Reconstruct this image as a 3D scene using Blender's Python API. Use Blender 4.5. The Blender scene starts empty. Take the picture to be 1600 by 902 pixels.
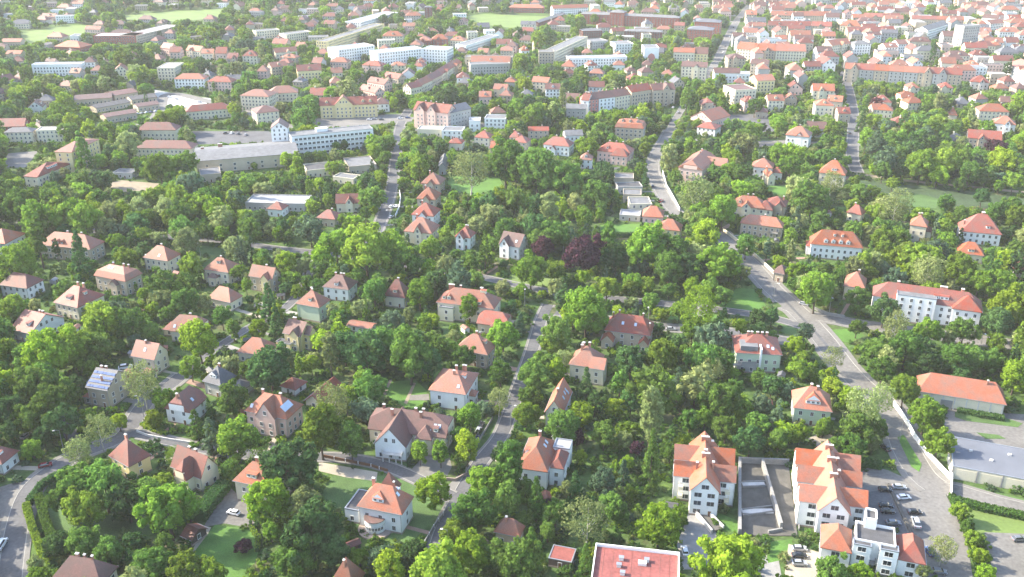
import bpy, math, random
import numpy as np
from mathutils import Vector, Matrix
R = math.radians
random.seed(11)
rng = np.random.default_rng(5)
scene = bpy.context.scene
COL = scene.collection

# ------------------------------------------------------------------ camera, sky, sun, exposure
CAM_H = 180.0
FPX = 1450.0                      # focal length in pixels of a 1600 px wide frame
PITCH = R(23.85)
cam_data = bpy.data.cameras.new("camera")
cam_data.sensor_width = 36.0
cam_data.lens = FPX / 1600 * 36
cam_data.clip_start = 1.0
cam_data.clip_end = 12000
cam = bpy.data.objects.new("camera", cam_data)
COL.objects.link(cam)
cam.location = (0, 0, CAM_H)
cam.rotation_euler = (math.pi / 2 - PITCH, 0, 0)
scene.camera = cam

SUN_EL = R(33)
SUN_AZ = R(15)                    # sun stands to the west, this far behind the west-east line
sun_dir = Vector((-math.cos(SUN_EL) * math.cos(SUN_AZ), math.cos(SUN_EL) * math.sin(SUN_AZ), math.sin(SUN_EL)))
world = bpy.data.worlds.new("World")
scene.world = world
world.use_nodes = True
wn = world.node_tree.nodes
sky = wn.new("ShaderNodeTexSky")
sky.sky_type = 'NISHITA'
sky.sun_disc = False
sky.sun_elevation = SUN_EL
sky.sun_rotation = math.atan2(sun_dir.x, sun_dir.y)
sky.air_density = 1.0
sky.dust_density = 1.5
world.node_tree.links.new(sky.outputs[0], wn["Background"].inputs[0])
wn["Background"].inputs[1].default_value = 0.15
sl = bpy.data.lights.new("sun", 'SUN')
sl.energy = 3.35
sl.angle = R(0.53)
sl.color = (1.0, 0.90, 0.72)
so = bpy.data.objects.new("sun", sl)
COL.objects.link(so)
so.rotation_euler = sun_dir.to_track_quat('Z', 'Y').to_euler()
so.location = (0, 0, 300)
scene.view_settings.view_transform = 'Standard'
scene.view_settings.look = 'None'
scene.view_settings.gamma = 1
scene.view_settings.exposure = 2.1
scene.render.engine = 'CYCLES'
scene.cycles.max_bounces = 6
scene.cycles.diffuse_bounces = 4
scene.cycles.glossy_bounces = 2
scene.cycles.transmission_bounces = 3
scene.cycles.transparent_max_bounces = 4
scene.cycles.volume_bounces = 0

# ------------------------------------------------------------------ survey helpers (photo pixel <-> ground metres)
CP, SP = math.cos(PITCH), math.sin(PITCH)
def P(px, py, z=0.0):
    u = (px - 800) / FPX; v = (py - 451) / FPX
    dy = CP - v * SP; dz = -SP - v * CP
    t = (CAM_H - z) / -dz
    return Vector((u * t, dy * t, z))
def proj(x, y, z):
    dz = z - CAM_H
    zc = y * CP - dz * SP
    yc = -y * SP - dz * CP
    return 800 + FPX * x / zc, 451 + FPX * yc / zc
def ppm(px, py):                   # pixels per metre there
    return CP * (py + 190) / CAM_H

# ------------------------------------------------------------------ materials
def newmat(name):
    m = bpy.data.materials.new(name); m.use_nodes = True
    return m, m.node_tree.nodes, m.node_tree.links, m.node_tree.nodes["Principled BSDF"]
def c4(c): return (c[0], c[1], c[2], 1)
MATS = {}
def surf(name, base, rough=0.85, var=0.18, scale=0.35, fine=4.0, tint=None, bump=0.0, spec=0.3, metallic=0.0, rnd=0.0, coord='Object'):
    if name in MATS: return MATS[name]
    m, n, l, b = newmat(name)
    b.inputs['Roughness'].default_value = rough
    b.inputs['Specular IOR Level'].default_value = spec
    b.inputs['Metallic'].default_value = metallic
    tc = n.new("ShaderNodeTexCoord")
    n1 = n.new("ShaderNodeTexNoise"); n1.inputs['Scale'].default_value = scale; n1.inputs['Detail'].default_value = 4
    n2 = n.new("ShaderNodeTexNoise"); n2.inputs['Scale'].default_value = fine; n2.inputs['Detail'].default_value = 3
    l.new(tc.outputs[coord], n1.inputs['Vector']); l.new(tc.outputs[coord], n2.inputs['Vector'])
    add = n.new("ShaderNodeMath"); add.operation = 'ADD'
    l.new(n1.outputs[0], add.inputs[0]); l.new(n2.outputs[0], add.inputs[1])
    half = n.new("ShaderNodeMath"); half.operation = 'MULTIPLY'; half.inputs[1].default_value = 0.5
    l.new(add.outputs[0], half.inputs[0])
    ramp = n.new("ShaderNodeValToRGB")
    ramp.color_ramp.elements[0].position = 0.35; ramp.color_ramp.elements[1].position = 0.65
    lo = [x * (1 - var) for x in base]; hi = [min(0.95, x * (1 + var)) for x in base]
    if tint: lo = [x * (1 - var) for x in tint]
    ramp.color_ramp.elements[0].color = c4(lo); ramp.color_ramp.elements[1].color = c4(hi)
    l.new(half.outputs[0], ramp.inputs[0])
    out = ramp.outputs[0]
    if rnd:
        oi = n.new("ShaderNodeObjectInfo"); hs = n.new("ShaderNodeHueSaturation")
        mr = n.new("ShaderNodeMapRange"); mr.inputs['To Min'].default_value = 1 - rnd; mr.inputs['To Max'].default_value = 1 + rnd
        l.new(oi.outputs['Random'], mr.inputs[0]); l.new(mr.outputs[0], hs.inputs['Value']); l.new(out, hs.inputs['Color'])
        out = hs.outputs[0]
    l.new(out, b.inputs['Base Color'])
    if bump:
        bp = n.new("ShaderNodeBump"); bp.inputs['Strength'].default_value = bump; bp.inputs['Distance'].default_value = 0.08
        l.new(n2.outputs[0], bp.inputs['Height']); l.new(bp.outputs[0], b.inputs['Normal'])
    MATS[name] = m
    return m
def tiled(name, base, moss=0.25):
    """clay pantiles: courses by height, single tiles a little uneven in colour, weathered patches"""
    if name in MATS: return MATS[name]
    m, n, l, b = newmat(name)
    b.inputs['Roughness'].default_value = 0.6; b.inputs['Specular IOR Level'].default_value = 0.45
    tc = n.new("ShaderNodeTexCoord")
    sep = n.new("ShaderNodeSeparateXYZ"); l.new(tc.outputs['Object'], sep.inputs[0])
    cmb = n.new("ShaderNodeCombineXYZ")
    ad = n.new("ShaderNodeMath"); ad.operation = 'ADD'; l.new(sep.outputs[0], ad.inputs[0]); l.new(sep.outputs[1], ad.inputs[1])
    l.new(ad.outputs[0], cmb.inputs[0]); l.new(sep.outputs[2], cmb.inputs[1])
    br = n.new("ShaderNodeTexBrick")
    br.inputs['Scale'].default_value = 1.0; br.inputs['Brick Width'].default_value = 0.34; br.inputs['Row Height'].default_value = 0.26
    br.inputs['Mortar Size'].default_value = 0.03; br.inputs['Mortar Smooth'].default_value = 0.4
    br.inputs['Color1'].default_value = c4([x * 0.84 for x in base]); br.inputs['Color2'].default_value = c4([x * 1.12 for x in base])
    br.inputs['Mortar'].default_value = c4([x * 0.6 for x in base])
    l.new(cmb.outputs[0], br.inputs['Vector'])
    ns = n.new("ShaderNodeTexNoise"); ns.inputs['Scale'].default_value = 0.3; ns.inputs['Detail'].default_value = 7; ns.inputs['Roughness'].default_value = 0.65
    l.new(tc.outputs['Object'], ns.inputs['Vector'])
    rp = n.new("ShaderNodeValToRGB"); rp.color_ramp.elements[0].position = 0.40; rp.color_ramp.elements[1].position = 0.68
    rp.color_ramp.elements[0].color = (0, 0, 0, 1); rp.color_ramp.elements[1].color = (moss, moss, moss, 1)
    l.new(ns.outputs[0], rp.inputs[0])
    mx = n.new("ShaderNodeMix"); mx.data_type = 'RGBA'
    l.new(rp.outputs[0], mx.inputs['Factor']); l.new(br.outputs[0], mx.inputs['A']); mx.inputs['B'].default_value = (base[0] * .45, base[0] * .36, base[0] * .30, 1)
    oi = n.new("ShaderNodeObjectInfo"); hs = n.new("ShaderNodeHueSaturation")
    mr = n.new("ShaderNodeMapRange"); mr.inputs['To Min'].default_value = 0.78; mr.inputs['To Max'].default_value = 1.18
    l.new(oi.outputs['Random'], mr.inputs[0]); l.new(mr.outputs[0], hs.inputs['Value']); l.new(mx.outputs['Result'], hs.inputs['Color'])
    k1 = n.new("ShaderNodeMath"); k1.operation = 'MULTIPLY'; k1.inputs[1].default_value = 5.7; l.new(oi.outputs['Random'], k1.inputs[0])
    k2 = n.new("ShaderNodeMath"); k2.operation = 'FRACT'; l.new(k1.outputs[0], k2.inputs[0])
    k3 = n.new("ShaderNodeMapRange"); k3.inputs['To Min'].default_value = 0.92; k3.inputs['To Max'].default_value = 1.12; l.new(k2.outputs[0], k3.inputs[0]); l.new(k3.outputs[0], hs.inputs['Saturation'])
    l.new(hs.outputs[0], b.inputs['Base Color'])
    bp = n.new("ShaderNodeBump"); bp.inputs['Strength'].default_value = 0.5; bp.inputs['Distance'].default_value = 0.04
    l.new(br.outputs['Fac'], bp.inputs['Height']); bp.invert = True; l.new(bp.outputs[0], b.inputs['Normal'])
    MATS[name] = m
    return m
ROOF = {
 'orange': tiled('roof_orange', (0.35, 0.112, 0.058), .62),
 'salmon': tiled('roof_salmon', (0.32, 0.125, 0.08), .62),
 'red': tiled('roof_red', (0.27, 0.068, 0.045), .62),
 'brick': tiled('roof_brickred', (0.21, 0.062, 0.044), .62),
 'brown': tiled('roof_brown', (0.16, 0.078, 0.066), .62),
 'slate': tiled('roof_slate', (0.13, 0.135, 0.15)),
 'bluegrey': surf('roof_bluegrey_felt', (0.125, 0.135, 0.16), var=.16, scale=.12, bump=.2),
 'grey': surf('roof_grey_felt', (0.14, 0.143, 0.15), var=.3, bump=.2),
 'pale': surf('roof_pale_felt', (0.27, 0.275, 0.285), var=.25, bump=.2),
 'tar': surf('roof_tar', (0.075, 0.075, 0.08), var=.35, bump=.2),
 'redflat': surf('roof_red_sheet', (0.22, 0.072, 0.062), var=.25, scale=.2, fine=1.2, rough=.7),
 'solar': surf('roof_solar', (0.06, 0.11, 0.26), rough=.15, spec=.8, var=.2),
}
WALL = {
 'white': surf('plaster_white', (0.72, 0.72, 0.70), var=.09, scale=.25, rnd=.05),
 'cream': surf('plaster_cream', (0.62, 0.56, 0.42), var=.1, scale=.25, rnd=.08),
 'yellow': surf('plaster_yellow', (0.62, 0.52, 0.27), var=.1, scale=.25, rnd=.08),
 'tan': surf('plaster_tan', (0.42, 0.35, 0.26), var=.14, scale=.25, rnd=.1),
 'grey': surf('plaster_grey', (0.38, 0.37, 0.35), var=.14, scale=.25, rnd=.1),
 'pink': surf('plaster_pink', (0.60, 0.42, 0.36), var=.1, scale=.25, rnd=.08),
 'rose': surf('plaster_rose', (0.52, 0.20, 0.17), var=.1, scale=.25),
 'green': surf('plaster_green', (0.47, 0.55, 0.40), var=.08, scale=.25),
 'brick': surf('wall_brick', (0.27, 0.085, 0.06), var=.25, fine=6, rnd=.1),
 'darkbrick': surf('wall_darkbrick', (0.15, 0.055, 0.045), var=.25, fine=6),
 'dark': surf('wall_dark_board', (0.09, 0.065, 0.055), var=.2),
}
M_frame = surf('window_frame_paint', (0.70, 0.70, 0.68), rough=.5, var=.05)
M_glass = surf('window_glass', (0.035, 0.042, 0.05), rough=.08, spec=.9, var=.4, scale=.6, rnd=.4)
M_chim = surf('chimney_brick', (0.34, 0.16, 0.11), var=.25, rnd=.25)
M_cap = surf('chimney_cap', (0.55, 0.53, 0.50), var=.15)
M_plinth = surf('plinth_stone', (0.30, 0.24, 0.20), var=.2)
M_metal = surf('zinc_grey', (0.35, 0.36, 0.38), rough=.4, metallic=.6, var=.1)
M_sky = surf('skylight_glass', (0.45, 0.52, 0.62), rough=.12, spec=.9, var=.1)
M_wood = surf('timber_brown', (0.16, 0.08, 0.045), var=.25)
M_conc = surf('concrete', (0.24, 0.235, 0.225), var=.2, scale=.5, bump=.2)
M_concd = surf('concrete_stained', (0.095, 0.09, 0.08), var=.35, scale=.3, bump=.2)
M_bark = surf('bark', (0.075, 0.055, 0.04), var=.3, bump=.4)
M_birchbark = surf('bark_pale', (0.45, 0.42, 0.37), var=.3, bump=.3)

# ------------------------------------------------------------------ mesh builder
class MB:
    def __init__(s): s.v = []; s.f = []; s.m = []
    def add(s, vs, fs, mi=0):
        b = len(s.v); s.v += [tuple(p) for p in vs]
        s.f += [tuple(b + i for i in f) for f in fs]; s.m += [mi] * len(fs)
        return s
    def box(s, x0, x1, y0, y1, z0, z1, mi=0):
        return s.add([(x0,y0,z0),(x1,y0,z0),(x1,y1,z0),(x0,y1,z0),(x0,y0,z1),(x1,y0,z1),(x1,y1,z1),(x0,y1,z1)],
            [(0,3,2,1),(4,5,6,7),(0,1,5,4),(1,2,6,5),(2,3,7,6),(3,0,4,7)], mi)
    def obox(s, c, w, d, z0, z1, ang, mi=0):
        ca, sa = math.cos(ang), math.sin(ang)
        p = [(c[0]+x*ca-y*sa, c[1]+x*sa+y*ca) for x,y in ((-w/2,-d/2),(w/2,-d/2),(w/2,d/2),(-w/2,d/2))]
        return s.prism(p, z0, z1, mi)
    def prism(s, poly, z0, z1, mi=0):
        n = len(poly)
        vs = [(x,y,z0) for x,y in poly] + [(x,y,z1) for x,y in poly]
        fs = [tuple(range(n-1,-1,-1)), tuple(range(n,2*n))] + [(i,(i+1)%n,n+(i+1)%n,n+i) for i in range(n)]
        return s.add(vs, fs, mi)
    def cyl(s, a, b, r0, r1, n=8, mi=0, caps=True):
        a = Vector(a); b = Vector(b); d = (b-a).normalized()
        u = d.orthogonal().normalized(); w = d.cross(u)
        vs = []
        for c, r in ((a,r0),(b,r1)):
            for i in range(n):
                t = 2*math.pi*i/n; vs.append(c + u*math.cos(t)*r + w*math.sin(t)*r)
        fs = [(i,(i+1)%n,n+(i+1)%n,n+i) for i in range(n)]
        if caps: fs += [tuple(range(n-1,-1,-1)), tuple(range(n,2*n))]
        return s.add(vs, fs, mi)
    def xf(s, M, start=0):
        for i in range(start, len(s.v)): s.v[i] = tuple(M @ Vector(s.v[i]))
    def mesh(s, name, mats, smooth=False):
        me = bpy.data.meshes.new(name); me.from_pydata(s.v, [], s.f)
        for m in mats: me.materials.append(m)
        if any(s.m): me.polygons.foreach_set("material_index", s.m)
        if smooth: me.polygons.foreach_set("use_smooth", [True]*len(s.f))
        me.update()
        return me
    def build(s, name, mats, parent=None, loc=(0,0,0), rz=0, smooth=False):
        return place(name, s.mesh(name, mats if isinstance(mats,(list,tuple)) else [mats], smooth), parent, loc, rz)
def place(name, me, parent=None, loc=(0,0,0), rz=0):
    o = bpy.data.objects.new(name, me); COL.objects.link(o)
    o.location = loc
    if rz: o.rotation_euler = (0,0,rz)
    if parent: o.parent = parent
    return o
def tag(o, label=None, cat=None, group=None, kind=None):
    if label: o['label'] = label
    if cat: o['category'] = cat
    if group: o['group'] = group
    if kind: o['kind'] = kind
    return o
def empty(name, loc, rz=0, label=None, cat=None, group=None):
    o = bpy.data.objects.new(name, None); COL.objects.link(o)
    o.location = loc; o.rotation_euler = (0,0,rz); o.empty_display_size = 1
    return tag(o, label, cat, group)

# ------------------------------------------------------------------ occupancy map (1.5 m cells) and picture protection map
GX0, GY0, GC = -1000.0, 140.0, 1.5
GW, GH = int(2000/GC), int(1700/GC)
occ = np.zeros((GH, GW), np.uint8)     # 1 road, 2 building, 3 open lawn or paving, 4 no shrubs
def mark_poly(pts, val, grow=0.0):
    p = np.array([(q[0], q[1]) for q in pts])
    if grow:
        c = p.mean(0); dd = p - c; ln = np.linalg.norm(dd, axis=1, keepdims=True); p = c + dd*(1+grow/np.maximum(ln,.1))
    x0,y0 = p.min(0); x1,y1 = p.max(0)
    i0,i1 = max(0,int((x0-GX0)/GC)), min(GW-1,int((x1-GX0)/GC)+1)
    j0,j1 = max(0,int((y0-GY0)/GC)), min(GH-1,int((y1-GY0)/GC)+1)
    if i1<=i0 or j1<=j0: return
    X,Y = np.meshgrid(GX0+(np.arange(i0,i1)+.5)*GC, GY0+(np.arange(j0,j1)+.5)*GC)
    ins = np.zeros(X.shape, bool); n=len(p)
    for k in range(n):
        xa,ya = p[k]; xb,yb = p[(k+1)%n]
        if ya==yb: continue
        c = ((ya>Y)!=(yb>Y)) & (X < (xb-xa)*(Y-ya)/(yb-ya)+xa)
        ins ^= c
    sub = occ[j0:j1,i0:i1]; sub[ins] = val
def occ_at(x,y):
    i=int((x-GX0)/GC); j=int((y-GY0)/GC)
    return occ[j,i] if 0<=i<GW and 0<=j<GH else 0
def occ_near(x,y,r):
    i0=int((x-r-GX0)/GC); i1=int((x+r-GX0)/GC)+1; j0=int((y-r-GY0)/GC); j1=int((y+r-GY0)/GC)+1
    return occ[max(0,j0):max(0,j1), max(0,i0):max(0,i1)]
prot = np.zeros((226, 400), np.float32)   # distance of what must stay visible, per 4x4 photo pixels
def protect(x0,y0,x1,y1,dist):
    a,b,c,d = max(0,int(x0/4)),min(399,int(x1/4)),max(0,int(y0/4)),min(225,int(y1/4))
    if b>=a and d>=c:
        s = prot[c:d+1,a:b+1]; np.maximum(s, dist, out=s)
HAZE = 0.000075
# ------------------------------------------------------------------ buildings
def roof_h(typ, w, d, rh, inset, x, y):
    """height above the eaves at x, y of a roof w by d whose ridge runs along x"""
    ay = max(0.0, (d/2-abs(y))/(d/2)); ax = (w/2-abs(x))
    if typ == 'gable': return rh*ay
    if typ == 'flat': return 0.0
    if typ == 'mansard':
        t = max(0.0, min(d/2-abs(y), ax)); k = 1.5
        return rh*.55*min(1, t/k) + rh*.45*max(0, min(1, (t-k)/(d/2-k)))
    if typ == 'half':
        return rh*min(ay, .5+.5*ax/inset)
    return rh*max(0.0, min(ay, ax/inset))
def roof_mesh(typ, w, d, ev, rh, inset, T=0.24):
    b = MB(); X, Y = w/2, d/2
    if typ == 'gable':
        for s in (-1, 1):
            v = [(-X,s*Y,ev),(X,s*Y,ev),(X,0,ev+rh),(-X,0,ev+rh),(-X,s*Y,ev+T),(X,s*Y,ev+T),(X,0,ev+rh+T),(-X,0,ev+rh+T)]
            f = [(0,1,2,3),(4,7,6,5),(0,4,5,1),(1,5,6,2),(3,7,4,0)]
            if s > 0: f = [tuple(reversed(q)) for q in f]
            b.add(v, f)
    elif typ == 'half':
        yh = Y*.5; hz = ev+rh*.5+T; t = ev+rh+T
        v = [(-X,-Y,ev),(X,-Y,ev),(X,Y,ev),(-X,Y,ev),(-X,-Y,ev+T),(X,-Y,ev+T),(X,Y,ev+T),(-X,Y,ev+T),
             (-X,-yh,hz),(X,-yh,hz),(X,yh,hz),(-X,yh,hz),(-X+inset,0,t),(X-inset,0,t)]
        f = [(0,3,2,1),(0,1,5,4),(2,3,7,6),(1,2,6,10,9,5),(3,0,4,8,11,7),(4,5,9,13,12,8),(6,7,11,12,13,10),(9,10,13),(11,8,12)]
        b.add(v, f)
    elif typ == 'mansard':
        k = 1.5; z1 = ev+T+rh*.55; z2 = ev+T+rh; r = max(0.01, X-(Y))
        v = [(-X,-Y,ev),(X,-Y,ev),(X,Y,ev),(-X,Y,ev),(-X,-Y,ev+T),(X,-Y,ev+T),(X,Y,ev+T),(-X,Y,ev+T),
             (-X+k,-Y+k,z1),(X-k,-Y+k,z1),(X-k,Y-k,z1),(-X+k,Y-k,z1),(-r,0,z2),(r,0,z2)]
        f = [(0,3,2,1)]+[(i,(i+1)%4,4+(i+1)%4,4+i) for i in range(4)]+[(4+i,4+(i+1)%4,8+(i+1)%4,8+i) for i in range(4)]
        f += [(8,9,13,12),(10,11,12,13),(9,10,13),(11,8,12)]
        b.add(v, f)
    else:
        a = min(inset, X-0.02)
        v = [(-X,-Y,ev),(X,-Y,ev),(X,Y,ev),(-X,Y,ev),(-X,-Y,ev+T),(X,-Y,ev+T),(X,Y,ev+T),(-X,Y,ev+T),(-X+a,0,ev+rh+T),(X-a,0,ev+rh+T)]
        f = [(0,3,2,1)]+[(i,(i+1)%4,4+(i+1)%4,4+i) for i in range(4)]+[(4,5,9,8),(6,7,8,9),(5,6,9),(7,4,8)]
        b.add(v, f)
    return b
WIN_CACHE = {}
def win_meshes(w, h):
    k = (round(w,1), round(h,1))
    if k not in WIN_CACHE:
        w, h = k; t = .09
        f = MB(); f.box(-w/2-t,-w/2+.02,-.06,.02,-h/2-t,h/2+t); f.box(w/2-.02,w/2+t,-.06,.02,-h/2-t,h/2+t)
        f.box(-w/2,w/2,-.06,.02,h/2-.02,h/2+t); f.box(-w/2-t-.04,w/2+t+.04,-.12,.02,-h/2-t-.03,-h/2+.02)
        f.box(-.03,.03,-.045,.02,-h/2,h/2)
        p = MB(); p.add([(-w/2,-.02,-h/2),(w/2,-.02,-h/2),(w/2,-.02,h/2),(-w/2,-.02,h/2)],[(0,1,2,3)])
        j = MB(); j.v=list(f.v); j.f=list(f.f); j.m=list(f.m); j.add(p.v,p.f,1)
        WIN_CACHE[k] = (f.mesh('window',[M_frame]), p.mesh('pane',[M_glass]), j.mesh('window',[M_frame,M_glass]), j)
    return WIN_CACHE[k]
def put_window(parent, x, y, z, rz, w, h, near):
    f, p, j, _ = win_meshes(w, h)
    o = place('window', f if near else j, parent, (x,y,z), rz)
    if near: place('pane', p, o)
    return o
SKY_ME = {}
def skylight_mesh():
    if 's' not in SKY_ME:
        b = MB(); b.box(-.55,.55,-.75,.75,0,.10); b.box(-.45,.45,-.64,.64,.10,.13,1)
        SKY_ME['s'] = b.mesh('skylight',[M_metal,M_sky])
    return SKY_ME['s']
def chimney(parent, x, y, z0, z1, w=.9, d=.6, mat=None):
    b = MB(); b.box(x-w/2,x+w/2,y-d/2,y+d/2,z0,z1); b.box(x-w/2-.08,x+w/2+.08,y-d/2-.08,y+d/2+.08,z1,z1+.16,1)
    for k in (-.25,.25): b.cyl((x+k*w,y,z1+.16),(x+k*w,y,z1+.5),.12,.1,6,1)
    return b.build('chimney',[mat or M_chim,M_cap],parent)
def dormer(parent, x, y, z, rz, kind, wallm, roofm, dw=1.8, dh=1.35, dep=2.6, near=True):
    """its face stands at x, y on the slope; it runs back into the roof along local +y"""
    b = MB()
    b.box(-dw/2,dw/2,0,dep,-.5,dh,0)
    o = .2
    if kind == 's':
        b.add([(-dw/2-o,-o,dh),(dw/2+o,-o,dh),(dw/2+o,dep,dh+.25),(-dw/2-o,dep,dh+.25),(-dw/2-o,-o,dh+.14),(dw/2+o,-o,dh+.14),(dw/2+o,dep,dh+.39),(-dw/2-o,dep,dh+.39)],
              [(0,3,2,1),(4,5,6,7),(0,1,5,4),(1,2,6,5),(2,3,7,6),(3,0,4,7)],1)
    else:
        r = dw*.42
        hb = dw*.45 if kind == 'h' else -o
        b.add([(-dw/2,0,dh),(dw/2,0,dh),(0,0,dh+r-.1)] ,[(0,1,2)],0)
        X=dw/2+o
        b.add([(-X,-o,dh-.05),(X,-o,dh-.05),(X,dep,dh-.05),(-X,dep,dh-.05),(0,hb,dh+r),(0,dep+r,dh+r)],
              ([(1,2,5,4),(3,0,4,5),(2,3,5)] + ([(0,1,4)] if kind=='h' else []) ),1)
        if kind != 'h':
            b.add([(-X,-o,dh-.17),(X,-o,dh-.17),(0,-o,dh+r-.12),(-X,-o,dh-.05),(X,-o,dh-.05),(0,-o,dh+r)],[(0,3,5,2),(2,5,4,1),(0,2,1)],0)
    q = b.build('dormer',[wallm,roofm],parent,(x,y,z),rz)
    n = max(1,int(dw/1.3))
    for i in range(n):
        put_window(q,(i-(n-1)/2)*(dw/n),-.03,dh*.48,0,min(.9,dw/n-.35),dh*.62,near)
    return q
def body(root, ox, oy, w, d, ev, rh, typ, axis, wm, rm, o=.5, near=True, inset=None, skip=(), doors=0, z0=0.0, wins='fblr', parapet=.7, wr=1.0, wcol=3.0, fh=3.0, joined=False, jmb=None):
    """one volume: wall, roof, windows. w is across the front, d goes back; returns (height function, wall size)"""
    W, D = (w, d) if axis == 'x' else (d, w)        # ridge frame
    if inset is None: inset = min(D/2, W/2)
    T = Matrix.Translation((ox,oy,0)) @ (Matrix.Rotation(math.pi/2,4,'Z') if axis=='y' else Matrix.Identity(4))
    x, y = W/2-o, D/2-o
    if typ == 'flat': x, y = W/2, D/2
    b = MB()
    if typ == 'gable':
        e = ev + rh*o/(D/2) - .03; t = ev + rh - .05
        v = [(-x,-y,z0),(x,-y,z0),(x,y,z0),(-x,y,z0),(-x,-y,e),(x,-y,e),(x,y,e),(-x,y,e),(-x,0,t),(x,0,t)]
        b.add(v,[(0,3,2,1),(0,1,5,4),(2,3,7,6),(1,2,6,9,5),(3,0,4,8,7)])
    else:
        e = ev+.06
        b.box(-x,x,-y,y,z0,e)
        if typ == 'half':
            for s in (-1,1):
                X=s*(W/2+.02); yy=D/2-.35
                b.box(min(X,X-s*.6),max(X,X-s*.6),-y*.5-.6,y*.5+.6,ev,ev+rh*.46)
    b.xf(T)
    b.build('wall', wm, root)
    if typ == 'flat':
        r = MB(); r.box(-x+.25,x-.25,-y+.25,y-.25,ev+.06,ev+.16); r.xf(T); r.build('roof', rm, root)
        p = MB(); pz0, pz1 = ev+.06, ev+parapet
        p.box(-x-.08,x+.08,-y-.08,-y+.25,pz0,pz1); p.box(-x-.08,x+.08,y-.25,y+.08,pz0,pz1)
        p.box(-x-.08,-x+.25,-y+.25,y-.25,pz0,pz1); p.box(x-.25,x+.08,-y+.25,y-.25,pz0,pz1)
        p.xf(T); p.build('parapet', wm if parapet>.5 else M_metal, root)
    else:
        r = roof_mesh(typ, W, D, ev, rh, inset); r.xf(T); r.build('roof', rm, root)
    if near and z0 == 0:
        q = MB(); q.box(-x-.06,x+.06,-y-.06,y+.06,0,.6); q.xf(T); q.build('plinth', M_plinth, root)
        if typ in ('hip','gable'):                     # gutters along the eaves
            g = MB()
            for s in (-1,1): g.box(-W/2,W/2,s*(D/2+.07)-.07,s*(D/2+.07)+.07,ev+.06,ev+.2)
            g.xf(T); g.build('gutter', M_metal, root)
            for sx in (-1,1):
                g=MB(); g.cyl((sx*(x-.15),-y-.1,0),(sx*(x-.15),-y-.1,ev+.1),.07,.07,6); g.xf(T); g.build('downpipe', M_metal, root)
    # windows
    wx, wy = (w/2-o, d/2-o) if typ!='flat' else (w/2, d/2)
    nf = max(1, int((ev-z0+.2)/fh))
    sides = {'f':(0,-1,0,wx*2,wy),'b':(0,1,math.pi,wx*2,wy),'l':(-1,0,-math.pi/2,wy*2,wx),'r':(1,0,math.pi/2,wy*2,wx)}
    ww, hh = 1.15*wr, 1.6
    for k,(nx,ny,rz,L,off) in sides.items():
        if k not in wins: continue
        nc = max(1, int((L-.8)/wcol)); 
        rows = [(f, z0+1.75+f*fh) for f in range(nf)]
        gab = typ=='gable' and ((axis=='x' and k in 'lr') or (axis=='y' and k in 'fb')) and rh > 3
        for f,zc in rows + ([(9, ev+rh*.32)] if gab else []):
            n2 = nc if f != 9 else max(1, min(nc-1, int(L/4.5)))
            for i in range(n2):
                t = ((i+.5)/n2-.5)*L*(.94 if f!=9 else .5)
                # local position on that side
                if k=='f': px,py = ox+t, oy-off-.01
                elif k=='b': px,py = ox-t, oy+off+.01
                elif k=='l': px,py = ox-off-.01, oy-t
                else: px,py = ox+off+.01, oy+t
                if any(sx0<px<sx1 and sy0<py<sy1 and zc<sz for sx0,sx1,sy0,sy1,sz in skip): continue
                if jmb is not None:
                    jm = win_meshes(ww,hh)[3]; b0=len(jmb.v)
                    # far building: plain frame and pane boxes
                    M = Matrix.Translation((px,py,zc)) @ Matrix.Rotation(rz,4,'Z')
                    s0=len(jmb.v); jmb.box(-ww/2-.1,ww/2+.1,-.05,.02,-hh/2-.1,hh/2+.1,0); jmb.box(-ww/2,ww/2,-.07,-.02,-hh/2,hh/2,1); jmb.xf(M,s0)
                else:
                    if f==0 and doors and k=='f' and i==nc//2:
                        dm = MB(); dm.box(-.6,.6,-.1,.02,-1.6,.55); dm.box(-.48,.48,-.13,-.1,-1.5,.45,1)
                        dm.build('door',[M_frame,M_wood],root,(px,py,1.65),rz)
                    else: put_window(root,px,py,zc,rz,ww,hh,near)
    def hz(gx, gy):
        lx, ly = (gx-ox, gy-oy) if axis=='x' else (gy-oy, -(gx-ox))
        return ev + .24 + roof_h(typ, W, D, rh, inset, lx, ly) if typ!='flat' else ev+.16
    return hz
BUILDINGS = []     # dict(o, ref, px, py, x, y, auto)
def frame_from(edge, depth, ev):
    x1,y1,x2,y2 = edge
    A, B = P(x1,y1,ev), P(x2,y2,ev)
    if isinstance(depth, tuple):
        if depth[0] == 'L': C = P(depth[1],depth[2],ev); depth = (C-A).length
        else: C = P(depth[0],depth[1],ev); depth = (C-B).length
    ang = math.atan2(B.y-A.y, B.x-A.x)
    w = (B-A).length
    n = Vector((-math.sin(ang), math.cos(ang), 0))
    c = (A+B)/2 + n*(depth/2)
    return Vector((c.x,c.y,0)), ang, w, depth
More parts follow.
